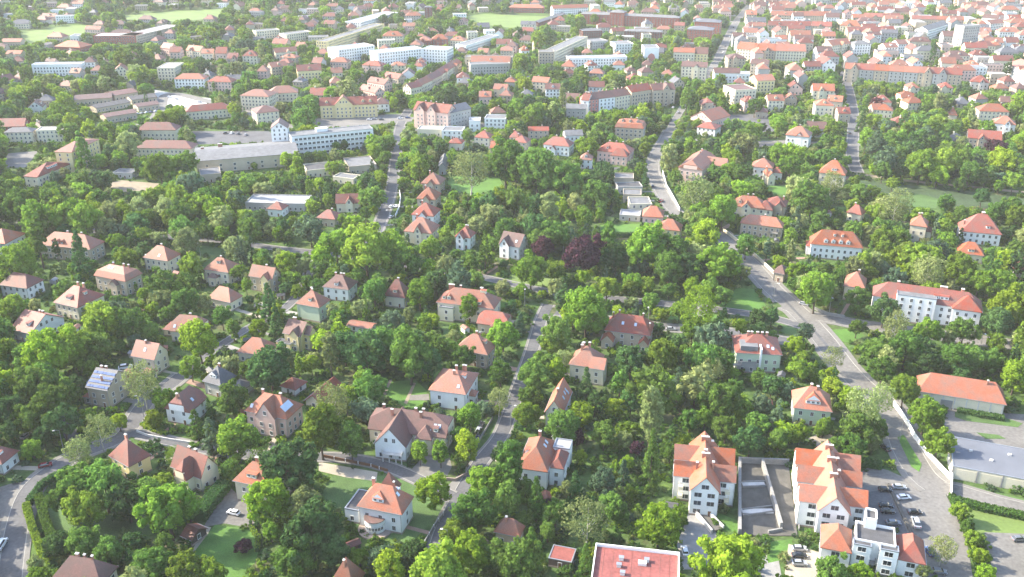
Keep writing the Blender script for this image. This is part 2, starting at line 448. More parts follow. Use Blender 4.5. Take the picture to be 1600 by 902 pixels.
def H(kind, ref, tail, edge, depth, ev, rh, typ, axis, wall, roof, cat=None, group=None, near=None, wings=(), dorm=(), chim=(), skyl=(), extra=None, wins='fblr', doors=1, wr=1.0, wcol=3.0, fh=3.0, o=.5, inset=None, guard=1.0, grow=1.5, parapet=.7, label=None):
    c, ang, w, d = frame_from(edge, depth, ev)
    px, py = proj(c.x, c.y, ev*.7)
    s = ppm(px, py)
    if near is None: near = s > 2.9
    far = s < 1.75
    root = empty(kind, c, ang)
    wm, rm = WALL[wall], ROOF[roof]
    jmb = MB() if far else None
    skip = [(wx-ww/2-.1, wx+ww/2+.1, wy-wd/2-.1, wy+wd/2+.1, we) for (wx,wy,ww,wd,we,*_r) in wings]
    hz = body(root,0,0,w,d,ev,rh,typ,axis,wm,rm,o if typ!='flat' else 0,near,inset,skip,doors if not far else 0,0,wins,parapet,wr,wcol,fh,jmb=jmb)
    for g in wings:
        wx,wy,ww,wd,we,wrh,wt,wa = g[:8]; opt = g[8] if len(g)>8 else {}
        skip2 = [(-w/2+.3,w/2-.3,-d/2+.3,d/2-.3,ev)]
        body(root,wx,wy,ww,wd,we,wrh,wt,wa,WALL[opt.get('wall',wall)],ROOF[opt.get('roof',roof)],opt.get('o',.35) if wt!='flat' else 0,near,opt.get('inset'),skip2,0,opt.get('z0',0),opt.get('wins','flr'),opt.get('par',.5),opt.get('wr',wr),wcol,fh,jmb=jmb)
    for q in dorm:
        side, fx, t, kd = q[:4]; dw = q[4] if len(q)>4 else 1.8; mat = WALL[q[5]] if len(q)>5 else wm
        if side in 'fb':
            x = fx*(w/2)*.999; y = -(d/2)*(1-t)
            if side=='b': x, y = x, -y
            rz = 0 if side=='f' else math.pi
        else:
            y = fx*(d/2); x = -(w/2)*(1-t) if side=='l' else (w/2)*(1-t)
            rz = -math.pi/2 if side=='l' else math.pi/2
        dormer(root,x,y,hz(x,y),rz,kd,mat,rm,dw,near=near and not far)
    for q in chim:
        x, y = q[0]*w/2, q[1]*d/2; z = hz(x,y)
        chimney(root,x,y,z-.8,max(z+.9, min(ev+rh+.8, z+2.4)),*(q[2:4] if len(q)>3 else (.9,.6)))
    for side, fx, t in skyl:
        if side in 'fb':
            x = fx*w/2; y = -(d/2)*(1-t)*(1 if side=='f' else -1)
            z0=hz(x,y); e=.3; y2=y+(e if side=='f' else -e); sl=math.atan2(hz(x,y2)-z0,e); rz=0 if side=='f' else math.pi
        else:
            y = fx*d/2; x = (w/2)*(1-t)*(-1 if side=='l' else 1)
            z0=hz(x,y); e=.3; x2=x+(e if side=='l' else -e); sl=math.atan2(hz(x2,y)-z0,e); rz=-math.pi/2 if side=='l' else math.pi/2
        so_ = place('skylight', skylight_mesh(), root, (x,y,z0+.02)); so_.rotation_euler=(sl,0,rz)
    if jmb is not None and jmb.v:
        jmb.build('window',[M_frame,M_glass],root)['kind']='stuff'
    if extra: extra(root, w, d, ev, hz, near)
    cat = cat or {'villa':'villa','house':'house'}.get(kind, kind.replace('_',' '))
    tag(root, (label or (ref+(' '+tail if tail else ''))) if ref else None, cat, group)
    M = Matrix.Translation(c) @ Matrix.Rotation(ang,4,'Z')
    def foot(x0,x1,y0,y1): return [M@Vector(p+(0,)) for p in ((x0,y0),(x1,y0),(x1,y1),(x0,y1))]
    mark_poly(foot(-w/2-.5,w/2+.5,-d/2-.5,d/2+.5), 2, 0)
    for g in wings: mark_poly(foot(g[0]-g[2]/2-.4,g[0]+g[2]/2+.4,g[1]-g[3]/2-.4,g[1]+g[3]/2+.4), 2)
    # what the photo shows of it: roof and part of the wall
    if guard:
        pts=[]
        for lx,ly in ((-w/2,-d/2),(w/2,-d/2),(w/2,d/2),(-w/2,d/2)):
            q=M@Vector((lx,ly,0)); pts.append(proj(q.x,q.y,ev-.5)); 
        qa=M@Vector((0,0,0)); pts.append(proj(qa.x,qa.y,ev+rh))
        xs=[a for a,_ in pts]; ys=[b for _,b in pts]
        wallpx = ev*s*guard*.6
        yb=max(ys); mx=(max(xs)-min(xs))*.08
        protect(min(xs)+mx,min(ys)+1,max(xs)-mx,yb+wallpx,c.y-d/2-1)
        for g in wings:
            if g[4]<3: continue
            pw=[]
            for lx in (g[0]-g[2]/2,g[0]+g[2]/2):
                for ly in (g[1]-g[3]/2,g[1]+g[3]/2):
                    q=M@Vector((lx,ly,0)); pw.append(proj(q.x,q.y,g[4])); pw.append(proj(q.x,q.y,g[4]*.45))
            protect(min(a for a,_ in pw)+1,min(b for _,b in pw)+1,max(a for a,_ in pw)-1,max(b for _,b in pw),c.y-d/2-1)
    x,y = proj(c.x,c.y,ev)
    BUILDINGS.append(dict(o=root,ref=ref,px=x,py=y,X=c.x,Y=c.y,wall=wall,roof=roof,typ=typ,kind=kind,floors=max(1,int(ev/3)),w=w,group=group))
    return root
def flatroof_units(root, z, pts, h=.9):
    for x,y in pts:
        b=MB(); b.box(x-.6,x+.6,y-.5,y+.5,z,z+h); b.box(x-.7,x+.7,y-.6,y+.6,z+h,z+h+.1,1)
        b.build('roof_vent',[M_cap,M_metal],root)
def balcony(root, x, y, z, w=3.0, dep=1.3, rz=0, mat=None):
    b=MB(); b.box(-w/2,w/2,-dep,0.0,-.18,0)
    for i in range(int(w/.5)+1):
        q=-w/2+.04+i*(w-.08)/int(w/.5); b.box(q-.03,q+.03,-dep+.02,-dep+.08,0,.95)
    b.box(-w/2,w/2,-dep,-dep+.1,.95,1.05)
    for s in (-1,1): b.box(s*w/2-.05,s*w/2+.05,-dep,0,0,1.05)
    return b.build('balcony',[mat or M_conc],root,(x,y,z),rz)
# ------------------------------------------------------------------ ground, streets, yards and lawns
def groundmat():
    m,n,l,b = newmat("ground_grass_soil"); b.inputs['Roughness'].default_value=.95; b.inputs['Specular IOR Level'].default_value=.1
    tc=n.new("ShaderNodeTexCoord")
    def noise(sc,det=5,ro=.6):
        q=n.new("ShaderNodeTexNoise"); q.inputs['Scale'].default_value=sc; q.inputs['Detail'].default_value=det; q.inputs['Roughness'].default_value=ro
        l.new(tc.outputs['Object'],q.inputs['Vector']); return q.outputs[0]
    def ramp(v,stops):
        r=n.new("ShaderNodeValToRGB"); e=r.color_ramp.elements
        e[0].position,e[0].color=stops[0][0],c4(stops[0][1]); e[1].position,e[1].color=stops[-1][0],c4(stops[-1][1])
        for p,c in stops[1:-1]: x=e.new(p); x.color=c4(c)
        l.new(v,r.inputs[0]); return r.outputs[0]
    a=ramp(noise(.045),[(.30,(.13,.11,.07)),(.42,(.08,.12,.04)),(.55,(.07,.125,.034)),(.68,(.105,.165,.042)),(.8,(.16,.14,.10))])
    c=ramp(noise(.5,6,.7),[(.3,(.5,.5,.5)),(.7,(1.25,1.25,1.25))])
    mx=n.new("ShaderNodeMix"); mx.data_type='RGBA'; mx.blend_type='MULTIPLY'; mx.inputs['Factor'].default_value=1
    l.new(a,mx.inputs['A']); l.new(c,mx.inputs['B']); l.new(mx.outputs['Result'],b.inputs['Base Color'])
    bp=n.new("ShaderNodeBump"); bp.inputs['Strength'].default_value=.6; bp.inputs['Distance'].default_value=.3
    l.new(noise(1.5),bp.inputs['Height']); l.new(bp.outputs[0],b.inputs['Normal'])
    return m
M_ground=groundmat()
b=MB(); b.add([(-6000,-500,0),(6000,-500,0),(6000,9000,0),(-6000,9000,0)],[(0,1,2,3)])
tag(b.build('ground',M_ground),kind='structure')
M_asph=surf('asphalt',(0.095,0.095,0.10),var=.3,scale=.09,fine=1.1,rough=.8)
M_asphl=surf('asphalt_pale',(0.15,0.144,0.136),var=.28,scale=.07,fine=.9,rough=.85)
M_pave=surf('pavement_slabs',(0.165,0.158,0.147),var=.16,scale=.5,fine=3)
M_kerb=surf('kerb_stone',(0.30,0.29,0.27),var=.12)
M_gravel=surf('gravel_pale',(0.33,0.29,0.23),var=.2,scale=.2,fine=3)
M_lawn=surf('lawn_bright',(0.075,0.16,0.028),var=.34,scale=.15,fine=2.5,bump=.3)
M_lawnd=surf('lawn_plain',(0.066,0.120,0.034),var=.5,scale=.08,fine=2.5,bump=.3)
M_meadow=surf('meadow_yellow',(0.12,0.175,0.045),var=.2,scale=.05,fine=1)
M_path=surf('path_sand',(0.24,0.20,0.145),var=.2,scale=.3)
M_paint=surf('road_paint',(0.6,0.6,0.58),var=.1)
ROADS=[]
def smooth(pts,step=4.0):
    """Catmull-Rom through the survey points, resampled"""
    p=[pts[0]]+list(pts)+[pts[-1]]; out=[]
    for i in range(1,len(p)-2):
        n=max(2,int((p[i+1]-p[i]).length/step))
        for k in range(n):
            t=k/n; a,b_,c,d=p[i-1],p[i],p[i+1],p[i+2]
            out.append(.5*((2*b_)+(c-a)*t+(2*a-5*b_+4*c-d)*t*t+(3*b_-a-3*c+d)*t*t*t))
    out.append(pts[-1]); return out
def normals(q):
    o=[]
    for i in range(len(q)):
        d=(q[min(i+1,len(q)-1)]-q[max(0,i-1)]); d=Vector((d.x,d.y,0)).normalized(); o.append(Vector((-d.y,d.x,0)))
    return o
def road(name,px,width,mat=None,pave=2.0,vis=True,name_p='pavement'):
    q=smooth([P(x,y) for x,y in px]); nn=normals(q); z=.075+.003*len(ROADS)
    ROADS.append(dict(name=name,q=q,n=nn,w=width,z=z,mat=mat or M_asph,pave=pave,vis=vis))
    for i in range(len(q)-1):
        a,b_=q[i],q[i+1]; h=width/2+(pave if pave else 0)
        mark_poly([a+nn[i]*h,b_+nn[i+1]*h,b_-nn[i+1]*h,a-nn[i]*h],1)
        if vis and not (name=='street' and q[i].y>430):
            x0,y0=proj(*(a+nn[i]*width/4.5)); x1,y1=proj(*(a-nn[i]*width/4.5)); x2,y2=proj(*b_)
            xs=sorted((x0,x1)); protect(xs[0]+1,min(y0,y1),xs[1]-1,max(y0,y1),a.y-.5)
def flush_roads():
    allp=[(np.array([(p.x,p.y) for p in o['q']]),max(o['w']/2+.6,2.6)) for o in ROADS]
    for ri,r in enumerate(ROADS):
        b=MB(); q,nn,h=r['q'],r['n'],r['w']/2
        vs=[]
        for p,m in zip(q,nn): vs+= [(p.x+m.x*h,p.y+m.y*h,r['z']),(p.x-m.x*h,p.y-m.y*h,r['z'])]
        b.add(vs,[(2*i+1,2*i+3,2*i+2,2*i) for i in range(len(q)-1)])
        tag(b.build(r['name'],r['mat']),kind='structure')
        if not r['pave']: continue
        for s in (1,-1):
            b=MB(); k=MB()
            for i in range(len(q)-1):
                mid=(q[i]+q[i+1])/2+nn[i]*s*(h+r['pave']/2)
                if any(oi!=ri and (((pp-(mid.x,mid.y))**2).sum(1)<rr*rr).any() for oi,(pp,rr) in enumerate(allp)): continue
                a0=q[i]+nn[i]*s*h; a1=q[i+1]+nn[i+1]*s*h; c0=q[i]+nn[i]*s*(h+r['pave']); c1=q[i+1]+nn[i+1]*s*(h+r['pave'])
                e0=q[i]+nn[i]*s*(h+.18); e1=q[i+1]+nn[i+1]*s*(h+.18)
                zz=.15+r['z']*.2
                for (A,B_,C,D,mb,zt) in ((e0,e1,c1,c0,b,zz),(a0,a1,e1,e0,k,zz+.015)):
                    v=[(A.x,A.y,0),(B_.x,B_.y,0),(C.x,C.y,0),(D.x,D.y,0),(A.x,A.y,zt),(B_.x,B_.y,zt),(C.x,C.y,zt),(D.x,D.y,zt)]
                    f=[(4,5,6,7),(0,1,5,4),(3,2,6,7)]
                    if s>0: f=[tuple(reversed(x)) for x in f]
                    mb.add(v,f)
            if b.v:
                tag(b.build('pavement',M_pave),kind='structure'); tag(k.build('kerb',M_kerb),kind='structure')
NPATCH=[0]
def patch(name,px,mat,val=3,z=None,prot_=True,world=False):
    NPATCH[0]+=1
    zz=.003+.0006*NPATCH[0] if z is None else z+.03
    pts=[P(x,y) for x,y in px]
    b=MB(); b.add([(p.x,p.y,zz) for p in pts],[tuple(range(len(pts)))])
    me=b.build(name,mat)
    if me.data.polygons[0].normal.z<0: me.data.flip_normals()
    tag(me,kind='structure'); mark_poly(pts,val)
    if prot_:
        xs=[x for x,y in px]; ys=[y for x,y in px]; n=len(px)
        for gy in range(int(min(ys)),int(max(ys))+1,4):
            for gx in range(int(min(xs)),int(max(xs))+1,4):
                c=False
                for k in range(n):
                    (xa,ya),(xb,yb)=px[k],px[(k+1)%n]
                    if (ya>gy)!=(yb>gy) and gx<(xb-xa)*(gy-ya)/(yb-ya)+xa: c=not c
                if c and 0<=gx<1600 and 0<=gy<902: prot[gy//4,gx//4]=max(prot[gy//4,gx//4],P(gx,gy).y-1)
    return me
road('street',[(640,1010),(672,930),(684,854),(700,812),(722,770),(751,722),(781,684),(795,650),(806,620),(831,549),(845,502),(857,476)],4.9,pave=1.0)
road('avenue',[(-60,330),(60,350),(200,366),(330,375),(430,388),(510,397),(600,410),(740,431),(870,458),(1030,474),(1180,492),(1260,512)],5.2,vis=False,pave=.8)
road('avenue_carriageway',[(868,488),(950,500),(1040,512),(1150,520),(1240,535)],6.0,pave=1.5,vis=False)
road('wide_street',[(1122,362),(1140,380),(1168,408),(1208,452),(1250,490),(1285,528),(1318,572),(1350,605),(1385,632),(1402,662),(1416,702),(1440,742),(1462,760)],9.5,M_asphl,pave=2.2)
road('side_road',[(1225,478),(1260,492),(1310,501),(1345,508),(1450,522),(1560,536),(1700,556)],7,M_asphl,pave=2)
road('side_road',[(1462,762),(1500,768),(1560,786),(1680,815)],6.5,M_asphl,pave=1.5)
road('side_road',[(1452,758),(1472,800),(1488,840),(1498,905),(1508,1000)],7.5,M_asphl,pave=0)
road('upper_street',[(1172,8),(1152,32),(1136,62),(1118,100),(1096,128)],7.5,M_asphl,pave=1.4)
road('upper_street',[(1096,128),(1078,150),(1062,176),(1048,200)],5,M_asphl,pave=.6,vis=False)
road('upper_street',[(1048,200),(1040,215),(1026,240),(1020,262),(1030,293),(1048,323),(1062,336)],7.2,M_asphl,pave=1.4)
road('side_street',[(640,170),(628,190),(622,213),(618,250),(614,282),(608,309),(597,341),(585,372),(572,402)],6.2,pave=1.2)
road('straight_street',[(1318,112),(1326,140),(1333,175),(1333,208),(1332,246),(1340,270)],7.5,pave=.8)
road('square_street',[(430,196),(500,198),(570,192),(640,186),(700,190),(760,196)],12,M_asphl,pave=0)
road('parking_street',[(120,215),(235,190),(262,148),(330,160),(400,180),(440,196)],10,M_asphl,pave=0,vis=False)
road('park_path_road',[(1338,272),(1420,283),(1500,291),(1610,302),(1700,314)],5,M_path,pave=0)
road('bend_street',[(10,960),(18,880),(30,810),(52,760),(100,722),(150,700),(190,684),(206,664),(228,630),(268,600),(285,586)],6.2,pave=1.6)
road('back_street',[(285,586),(302,570),(348,538),(390,512),(440,486),(466,460),(480,430),(500,400)],4.0,vis=False,pave=.7)
road('branch_street',[(204,676),(240,684),(290,695),(340,706),(400,712),(470,714),(540,716),(600,728),(650,748),(706,776)],4.6,pave=.9,vis=False)
road('west_lane',[(-40,560),(40,600),(90,640),(120,700)],4.5,pave=0,vis=False)
road('far_street',[(0,100),(60,92),(130,82),(200,78),(290,90),(360,104)],8,M_asphl,pave=0,vis=False)
road('far_street',[(1120,96),(1180,112),(1250,104),(1330,92),(1420,88),(1500,96)],10,M_asphl,pave=0,vis=False)
road('far_street',[(860,66),(940,44),(1060,36),(1150,34),(1300,30),(1420,26)],9,M_asphl,pave=0,vis=False)
road('mid_street',[(1052,215),(1120,222),(1230,222),(1330,226),(1420,232)],6,M_asphl,pave=0,vis=False)
road('mid_street',[(630,200),(700,213),(800,240),(900,262),(1020,262)],5,pave=0,vis=False)
road('mid_street',[(610,300),(560,300),(480,312),(380,330)],5,pave=0,vis=False)
road('resurfaced_strip',[(1176,420),(1205,448),(1246,490),(1278,524),(1308,560)],1.3,M_asph,pave=0,vis=False)
# yards, parks and lawns
patch('plaza',[(-30,940),(-30,770),(30,752),(60,757),(46,800),(22,860),(12,920)],M_asphl)
patch('gravel_drive',[(318,824),(345,770),(360,762),(398,798),(398,826),(350,818)],M_asphl)
patch('path',[(300,862),(318,822),(330,824),(300,885),(278,900),(268,890)],M_gravel)
patch('lawn',[(296,872),(336,820),(392,828),(408,850),(388,910),(310,910)],M_lawn)
patch('lawn',[(70,772),(130,742),(190,770),(250,800),(240,835),(160,842),(90,850),(62,810)],M_lawnd,4)
patch('garden_lawn',[(604,596),(650,594),(668,612),(660,634),(640,640),(606,622)],M_lawn)
patch('garden_path',[(608,594),(613,593),(603,618),(598,616)],M_path,z=.03)
patch('garden_path',[(646,598),(650,599),(636,632),(631,630)],M_path,z=.03)
patch('garden_terrace',[(640,618),(670,616),(671,626),(640,626)],M_pave,z=.06)
patch('villa_lawn',[(500,770),(560,830),(640,850),(690,800),(680,760),(640,744),(520,744)],M_lawnd,4)
patch('gravel_strip',[(498,722),(590,738),(588,752),(540,746),(498,736)],M_gravel)
patch('forecourt',[(642,735),(668,705),(700,700),(706,730),(690,760),(660,760)],M_pave)
patch('pavement_apron',[(690,770),(716,742),(736,742),(734,800),(700,800)],M_pave,z=.012)
patch('concrete_drive',[(1078,797),(1106,802),(1120,835),(1112,868),(1100,890),(1060,890),(1058,850)],M_conc)
patch('lawn',[(1118,800),(1155,815),(1155,832),(1120,828)],M_lawn)
patch('concrete_yard',[(1180,870),(1215,865),(1222,905),(1184,915)],M_conc)
patch('lawn',[(1195,848),(1238,842),(1236,872),(1200,880)],M_lawn,prot_=False)
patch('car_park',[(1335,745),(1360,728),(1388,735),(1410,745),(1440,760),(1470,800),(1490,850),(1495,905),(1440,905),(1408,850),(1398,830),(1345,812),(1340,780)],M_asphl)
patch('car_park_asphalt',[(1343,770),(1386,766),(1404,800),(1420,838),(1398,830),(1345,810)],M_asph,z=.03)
patch('car_park',[(1232,850),(1300,868),(1296,905),(1225,905)],M_gravel)
patch('verge',[(1402,684),(1412,680),(1440,726),(1436,738),(1424,730)],M_lawn,z=.15)
patch('yard',[(1480,640),(1640,650),(1640,760),(1490,722),(1470,690)],M_asphl)
patch('verge',[(1492,644),(1560,650),(1598,662),(1590,668),(1510,658),(1492,652)],M_lawnd,z=.05)
patch('verge',[(1525,676),(1560,680),(1572,686),(1540,686)],M_lawnd,z=.06)
patch('verge',[(1490,752),(1640,790),(1640,800),(1490,760)],M_lawnd,z=.05)
patch('lawn_plot',[(1500,782),(1640,815),(1640,838),(1540,836),(1502,820)],M_meadow)
patch('yard',[(1538,832),(1640,836),(1640,940),(1560,940)],M_asphl,z=.045)
patch('lawn_triangle',[(1132,482),(1150,450),(1178,452),(1200,482),(1180,486)],M_lawn)
patch('verge',[(1212,505),(1240,500),(1262,518),(1250,528),(1222,520)],M_lawnd,prot_=False)
patch('verge',[(1288,516),(1330,514),(1352,524),(1330,536),(1300,530)],M_lawn)
patch('park_lawn',[(700,275),(780,278),(790,296),(740,304),(700,296)],M_lawn)
patch('park_slope',[(1345,282),(1500,298),(1620,312),(1620,330),(1470,322),(1345,300)],surf('slope_grass_dark',(.042,.07,.03),var=.45,scale=.06,fine=.6))
patch('park_lawn',[(1398,306),(1420,301),(1450,306),(1474,314),(1462,326),(1430,324),(1404,318)],M_lawnd,z=.04)
patch('lawn',[(1080,292),(1240,290),(1240,300),(1080,304)],M_lawn,4,prot_=False)
patch('lawn',[(1200,292),(1232,290),(1232,304),(1200,304)],M_lawn)
patch('hedged_lawn',[(938,352),(1000,350),(1000,364),(938,366)],M_lawn)
patch('sports_field',[(722,26),(756,22),(858,26),(842,42),(800,44),(752,38)],M_meadow)
patch('meadow',[(36,50),(110,40),(165,38),(128,52),(60,64),(30,72)],M_meadow)
patch('meadow',[(190,24),(300,16),(350,14),(340,28),(280,34),(200,32)],M_meadow)
patch('clearing',[(160,288),(190,282),(250,287),(244,297),(190,300)],M_path)
patch('school_yard',[(300,205),(420,205),(440,222),(310,226)],M_asph)
patch('yard',[(1130,180),(1200,178),(1215,205),(1140,210)],M_asph,prot_=False)
patch('yard',[(1180,222),(1230,218),(1230,226),(1180,230)],M_asph)
patch('parking_lot',[(240,140),(290,150),(372,158),(330,164),(270,170),(246,160)],surf('concrete_bright',(0.45,0.44,0.42),var=.12),prot_=False)
patch('parking_lot',[(470,190),(520,182),(640,178),(644,190),(520,200)],M_asphl,z=.07)
patch('playground',[(12,240),(60,236),(40,262),(0,262)],M_asphl)
patch('avenue_verge',[(800,430),(860,436),(862,448),(800,442)],M_meadow,z=.05)
patch('avenue_verge',[(1020,484),(1120,492),(1120,503),(1020,498)],M_lawn,z=.05,prot_=False)
patch('avenue_verge',[(300,382),(520,408),(520,420),(300,396)],M_lawnd,z=.05,prot_=False)
# the roofless concrete shell beside the white blocks
def shell():
    q=[P(1155,724),P(1232,727),P(1246,838),P(1155,838)]
    root=empty('concrete_shell',((q[0]+q[2])/2).to_3d()*1,0,'roofless grey concrete parking shell with long bare walls between two orange-roofed blocks','building shell')
    o=root.location
    L=[p-o for p in q]
    b=MB(); b.prism([(p.x,p.y) for p in (L[3],L[2],L[1],L[0])],.02,.25); b.build('floor_slab',M_concd,root)
    def w(a,c,h=2.6,t=.9,nm='wall'):
        d=c-a; m=(a+c)/2; b=MB(); b.obox((m.x,m.y),d.length,t,.25,h,math.atan2(d.y,d.x)); b.build(nm,M_conc,root)
    w(L[0],L[3]); w(L[0],L[1],2.4,.6); a=P(1190,726)-o; c=P(1220,828)-o; w(a,c,2.6,.8); w(P(1200,834)-o,P(1222,830)-o,1.2,.5)
    for t in (.30,.37,.68,.76): w(L[0].lerp(L[3],t)+Vector((1,0,0)),a.lerp(c,t)-Vector((.7,0,0)),.9,.3,'cross_beam')
    for t in (.33,.72): 
        p0=L[0].lerp(L[3],t); p1=a.lerp(c,t); b=MB(); m=(p0+p1)/2; b.obox((m.x,m.y),(p1-p0).length-2,2.2,.25,.5,0); b.build('landing',M_cap,root)
    w(P(1246,742)-o,P(1248,830)-o,1.0,.3)
    mark_poly(q,2); protect(1152,724,1245,834,q[0].y-5)
shell()
def ramp():
    A,B_,C,D=P(1083,800),P(1100,798),P(1130,828),P(1112,834)
    root=empty('garage_ramp',A,0,'sloping garage ramp between pale concrete retaining walls in front of the multi-gabled block','ramp')
    b=MB(); b.add([(p.x-A.x,p.y-A.y,z) for p,z in ((A,.15),(B_,.15),(C,.75),(D,.75))],[(0,1,2,3)]); b.build('ramp_deck',M_concd,root)
    for a,c in ((A,D),(B_,C)):
        d=c-a; m=(a+c)/2-A; b=MB(); b.obox((m.x,m.y),d.length,.5,.0,1.5,math.atan2(d.y,d.x)); b.build('retaining_wall',M_cap,root)
ramp()
# ------------------------------------------------------------------ the villas of the near streets
def round_bay(x, wid, z1):
    def fn(root, w, d, ev, hz, near):
        n=10; r=wid/2
        pts=[(x+r*math.cos(math.pi+math.pi*i/n), -d/2+.5+r*.95*math.sin(math.pi+math.pi*i/n)) for i in range(n+1)]
        b=MB(); b.prism(pts,0,z1); b.build('bay_wall',WALL['white'],root)
        b=MB(); b.prism([(x+(px-x)*1.08,(py+d/2-.5)*1.08-d/2+.5) for px,py in pts],z1,z1+.22); b.build('bay_roof',ROOF['brown'],root)
        b=MB(); b.prism([(x+(px-x)*1.03,(py+d/2-.5)*1.03-d/2+.5) for px,py in pts],z1-1.6,z1-1.45); b.build('bay_ledge',M_cap,root)
        for i in range(1,n-1,1):
            t=math.pi+math.pi*(i+.5)/n
            put_window(root,x+r*math.cos(t)*1.0,-d/2+.5+r*.95*math.sin(t)*1.0,z1-2.4,t+math.pi/2,.75,1.1,near)
        b=MB(); n=14; q=[(x+(r+2.2)*math.cos(math.pi+math.pi*i/n),-d/2+.5+(r+2.2)*math.sin(math.pi+math.pi*i/n)) for i in range(n+1)]
        b.prism(q,0,.5); b.build('terrace',M_plinth,root)
    return fn
def balc(lst):
    def fn(root,w,d,ev,hz,near):
        for side,fx,z,bw in lst:
            if side=='f': balcony(root,fx*w/2,-d/2+.45,z,bw)
            elif side=='r': balcony(root,w/2-.45,fx*d/2,z,bw,1.3,math.pi/2)
            else: balcony(root,-w/2+.45,fx*d/2,z,bw,1.3,-math.pi/2)
    return fn
# --- street of the turret villa
def turret(root,w,d,ev,hz,near):
    round_bay(-.12*w,6.2,4.4)(root,w,d,ev,hz,near)
    b=MB(); b.box(-.2*w,-.2*w+5.2,d/2-2.5,d/2+1.6,0,ev+2.6); b.build('turret_wall',WALL['white'],root)
    b=MB(); X=-.2*w+2.6; Y=d/2-.45; b.add([(X-3,Y-2.4,ev+2.5),(X+3,Y-2.4,ev+2.5),(X+3,Y+2.4,ev+2.5),(X-3,Y+2.4,ev+2.5),(X,Y,ev+8)],[(0,3,2,1),(0,1,4),(1,2,4),(2,3,4),(3,0,4)])
    b.build('turret_roof',ROOF['brick'],root)
H('villa','white villa with red turret','and round front bay','' or (557,792,628,806),(648,777),7.4,6.2,'hip','x','white','orange',
  wings=[(-9.8,1.5,4.6,10,4.6,0,'flat','x',{'roof':'tar'})],dorm=[('f',-.12,.30,'h',3.6),('b',.2,.4,'s',2.2)],chim=[(-.55,.25),(.35,.25,.5,.5)],skyl=[('r',-.1,.4),('r',.25,.5)],extra=turret,wcol=4.2)
def bigvilla(root,w,d,ev,hz,near):
    balcony(root,-3.6+1.0,-5.8-7.5+.3,3.2,7.0,1.6,0,M_cap)
    for x in (-5.8,-3.6,-1.2,.8):
        b=MB(); b.cyl((x,-14.6,0),(x,-14.6,3.1),.2,.18,8); b.build('porch_column',M_cap,root)
H('villa','long villa with brown roofs','and white cross gable over a balcony',(574,671,697,686),(705,655),6.6,5.6,'half','x','cream','brown',
  wings=[(-3.6,-5.8,11.5,15.0,5.6,6.6,'gable','y',{'wall':'white'}),(6.6,-4.8,6.0,7.0,6.4,3.4,'hip','y')],dorm=[('f',.72,.2,'s',1.6)],
  chim=[(-.72,.1),(-.45,-.3),(.12,.0),(.3,.1),(.28,-.25)],skyl=[('f',.68,.45),('f',.78,.45),('f',.55,.2)],extra=bigvilla)
H('villa','pinkish villa with solar collector','on its right hip and two chimneys',(381,643,448,657),(476,633),7.6,5.6,'hip','x','pink','orange',inset=5.5,
  wings=[(.8,-3.6,8.2,6.6,7.5,6.0,'gable','y',{'wins':'f','o':.2})],chim=[(-.5,.15),(.35,.1)],skyl=[('f',-.72,.3)],
  extra=lambda root,w,d,ev,hz,near: [setattr(place('solar_collector',(lambda b:(b.box(-2.6,2.6,-1.3,1.3,.1,.25),b.mesh('solar_collector',[M_sky]))[1])(MB()),root,(w*.36,-d*.12,hz(w*.36,-d*.12)+.15)),'rotation_euler',(R(42),0,R(90)))])
H('villa','white villa above the lawn','with brown roof and side entrance',(669,610,728,618),(743,583),7.4,5.0,'hip','x','white','salmon',inset=6,
  wings=[(-5.5,4.2,5.5,6.0,6.2,2.4,'hip','x'),(7.6,-1.5,3.5,4,4.2,1.6,'hip','y')],dorm=[('r',.0,.35,'s',2.0)],chim=[(.05,.25),(.1,-.2),(.45,.5),(.35,.5)],skyl=[('f',.5,.3)],wcol=5)
H('house','yellowish house with eyelid dormer','at the gravel drive',(363,752,418,764),(431,735),7.4,5.2,'hip','x','cream','orange',
  dorm=[('f',.0,.28,'s',3.6)],chim=[(-.1,.3,1.4,.7),(.4,.3)],wings=[(5.5,6.0,6,6,6,3.5,'hip','x',{'roof':'brick'})],wcol=4)
H('house','yellow house with pointed roof','by the street bend',(169,713,201,731),(239,713),5.8,6.4,'hip','x','yellow','brick',inset=5.2,chim=[(-.3,.2)],wcol=3.4)
H('house','cross-gabled red house','between the garden trees',(266,730,314,750),(338,728),5.2,6.2,'gable','x','cream','brick',wings=[(.6,-3.2,6.0,7.4,5.2,5.6,'half','y',{'inset':2.5})],chim=[(-.25,.1),(.15,.1)])
H('house','white gabled house','with dark red roof on the street corner',(256,639,297,646),('L',283,615),5.8,5.6,'half','y','white','brick',chim=[(0,-.75,.7,.7)],skyl=[('r',-.1,.4)],wcol=3.6,inset=2.5)
H('villa','brown-roofed villa at frame bottom','with long hip roof',(80,905,158,917),(206,897),6.5,5.2,'hip','x','cream','brown',chim=[(.1,.1,.5,.5),(.45,.0,.5,.5),(-.2,.1)])
H('house','house with tent roof','of red tiles near the big garden trees',(515,912,552,922),(577,898),5.6,7.2,'hip','x','cream','salmon',inset=5.8,chim=[(.0,-.3,.5,.5)])
H('house','house at the road fork','red hip roof and garage door',(-42,721,3,727),(37,706),4.4,4.2,'hip','x','white','red',dorm=[('f',.5,.3,'s',1.5)],chim=[(-.2,.1)])
H('house','white house with apricot gable','pale lit gable face and small annexe roof',(204,557,241,564),(268,549),7.0,5.2,'gable','x','cream','salmon',wings=[(4.4,-6.6,5,3.4,3.0,1.6,'hip','x',{'roof':'brick'})],skyl=[('f',.0,.5)],chim=[(-.1,-.1,.6,.6)],dorm=[],wcol=3.4)
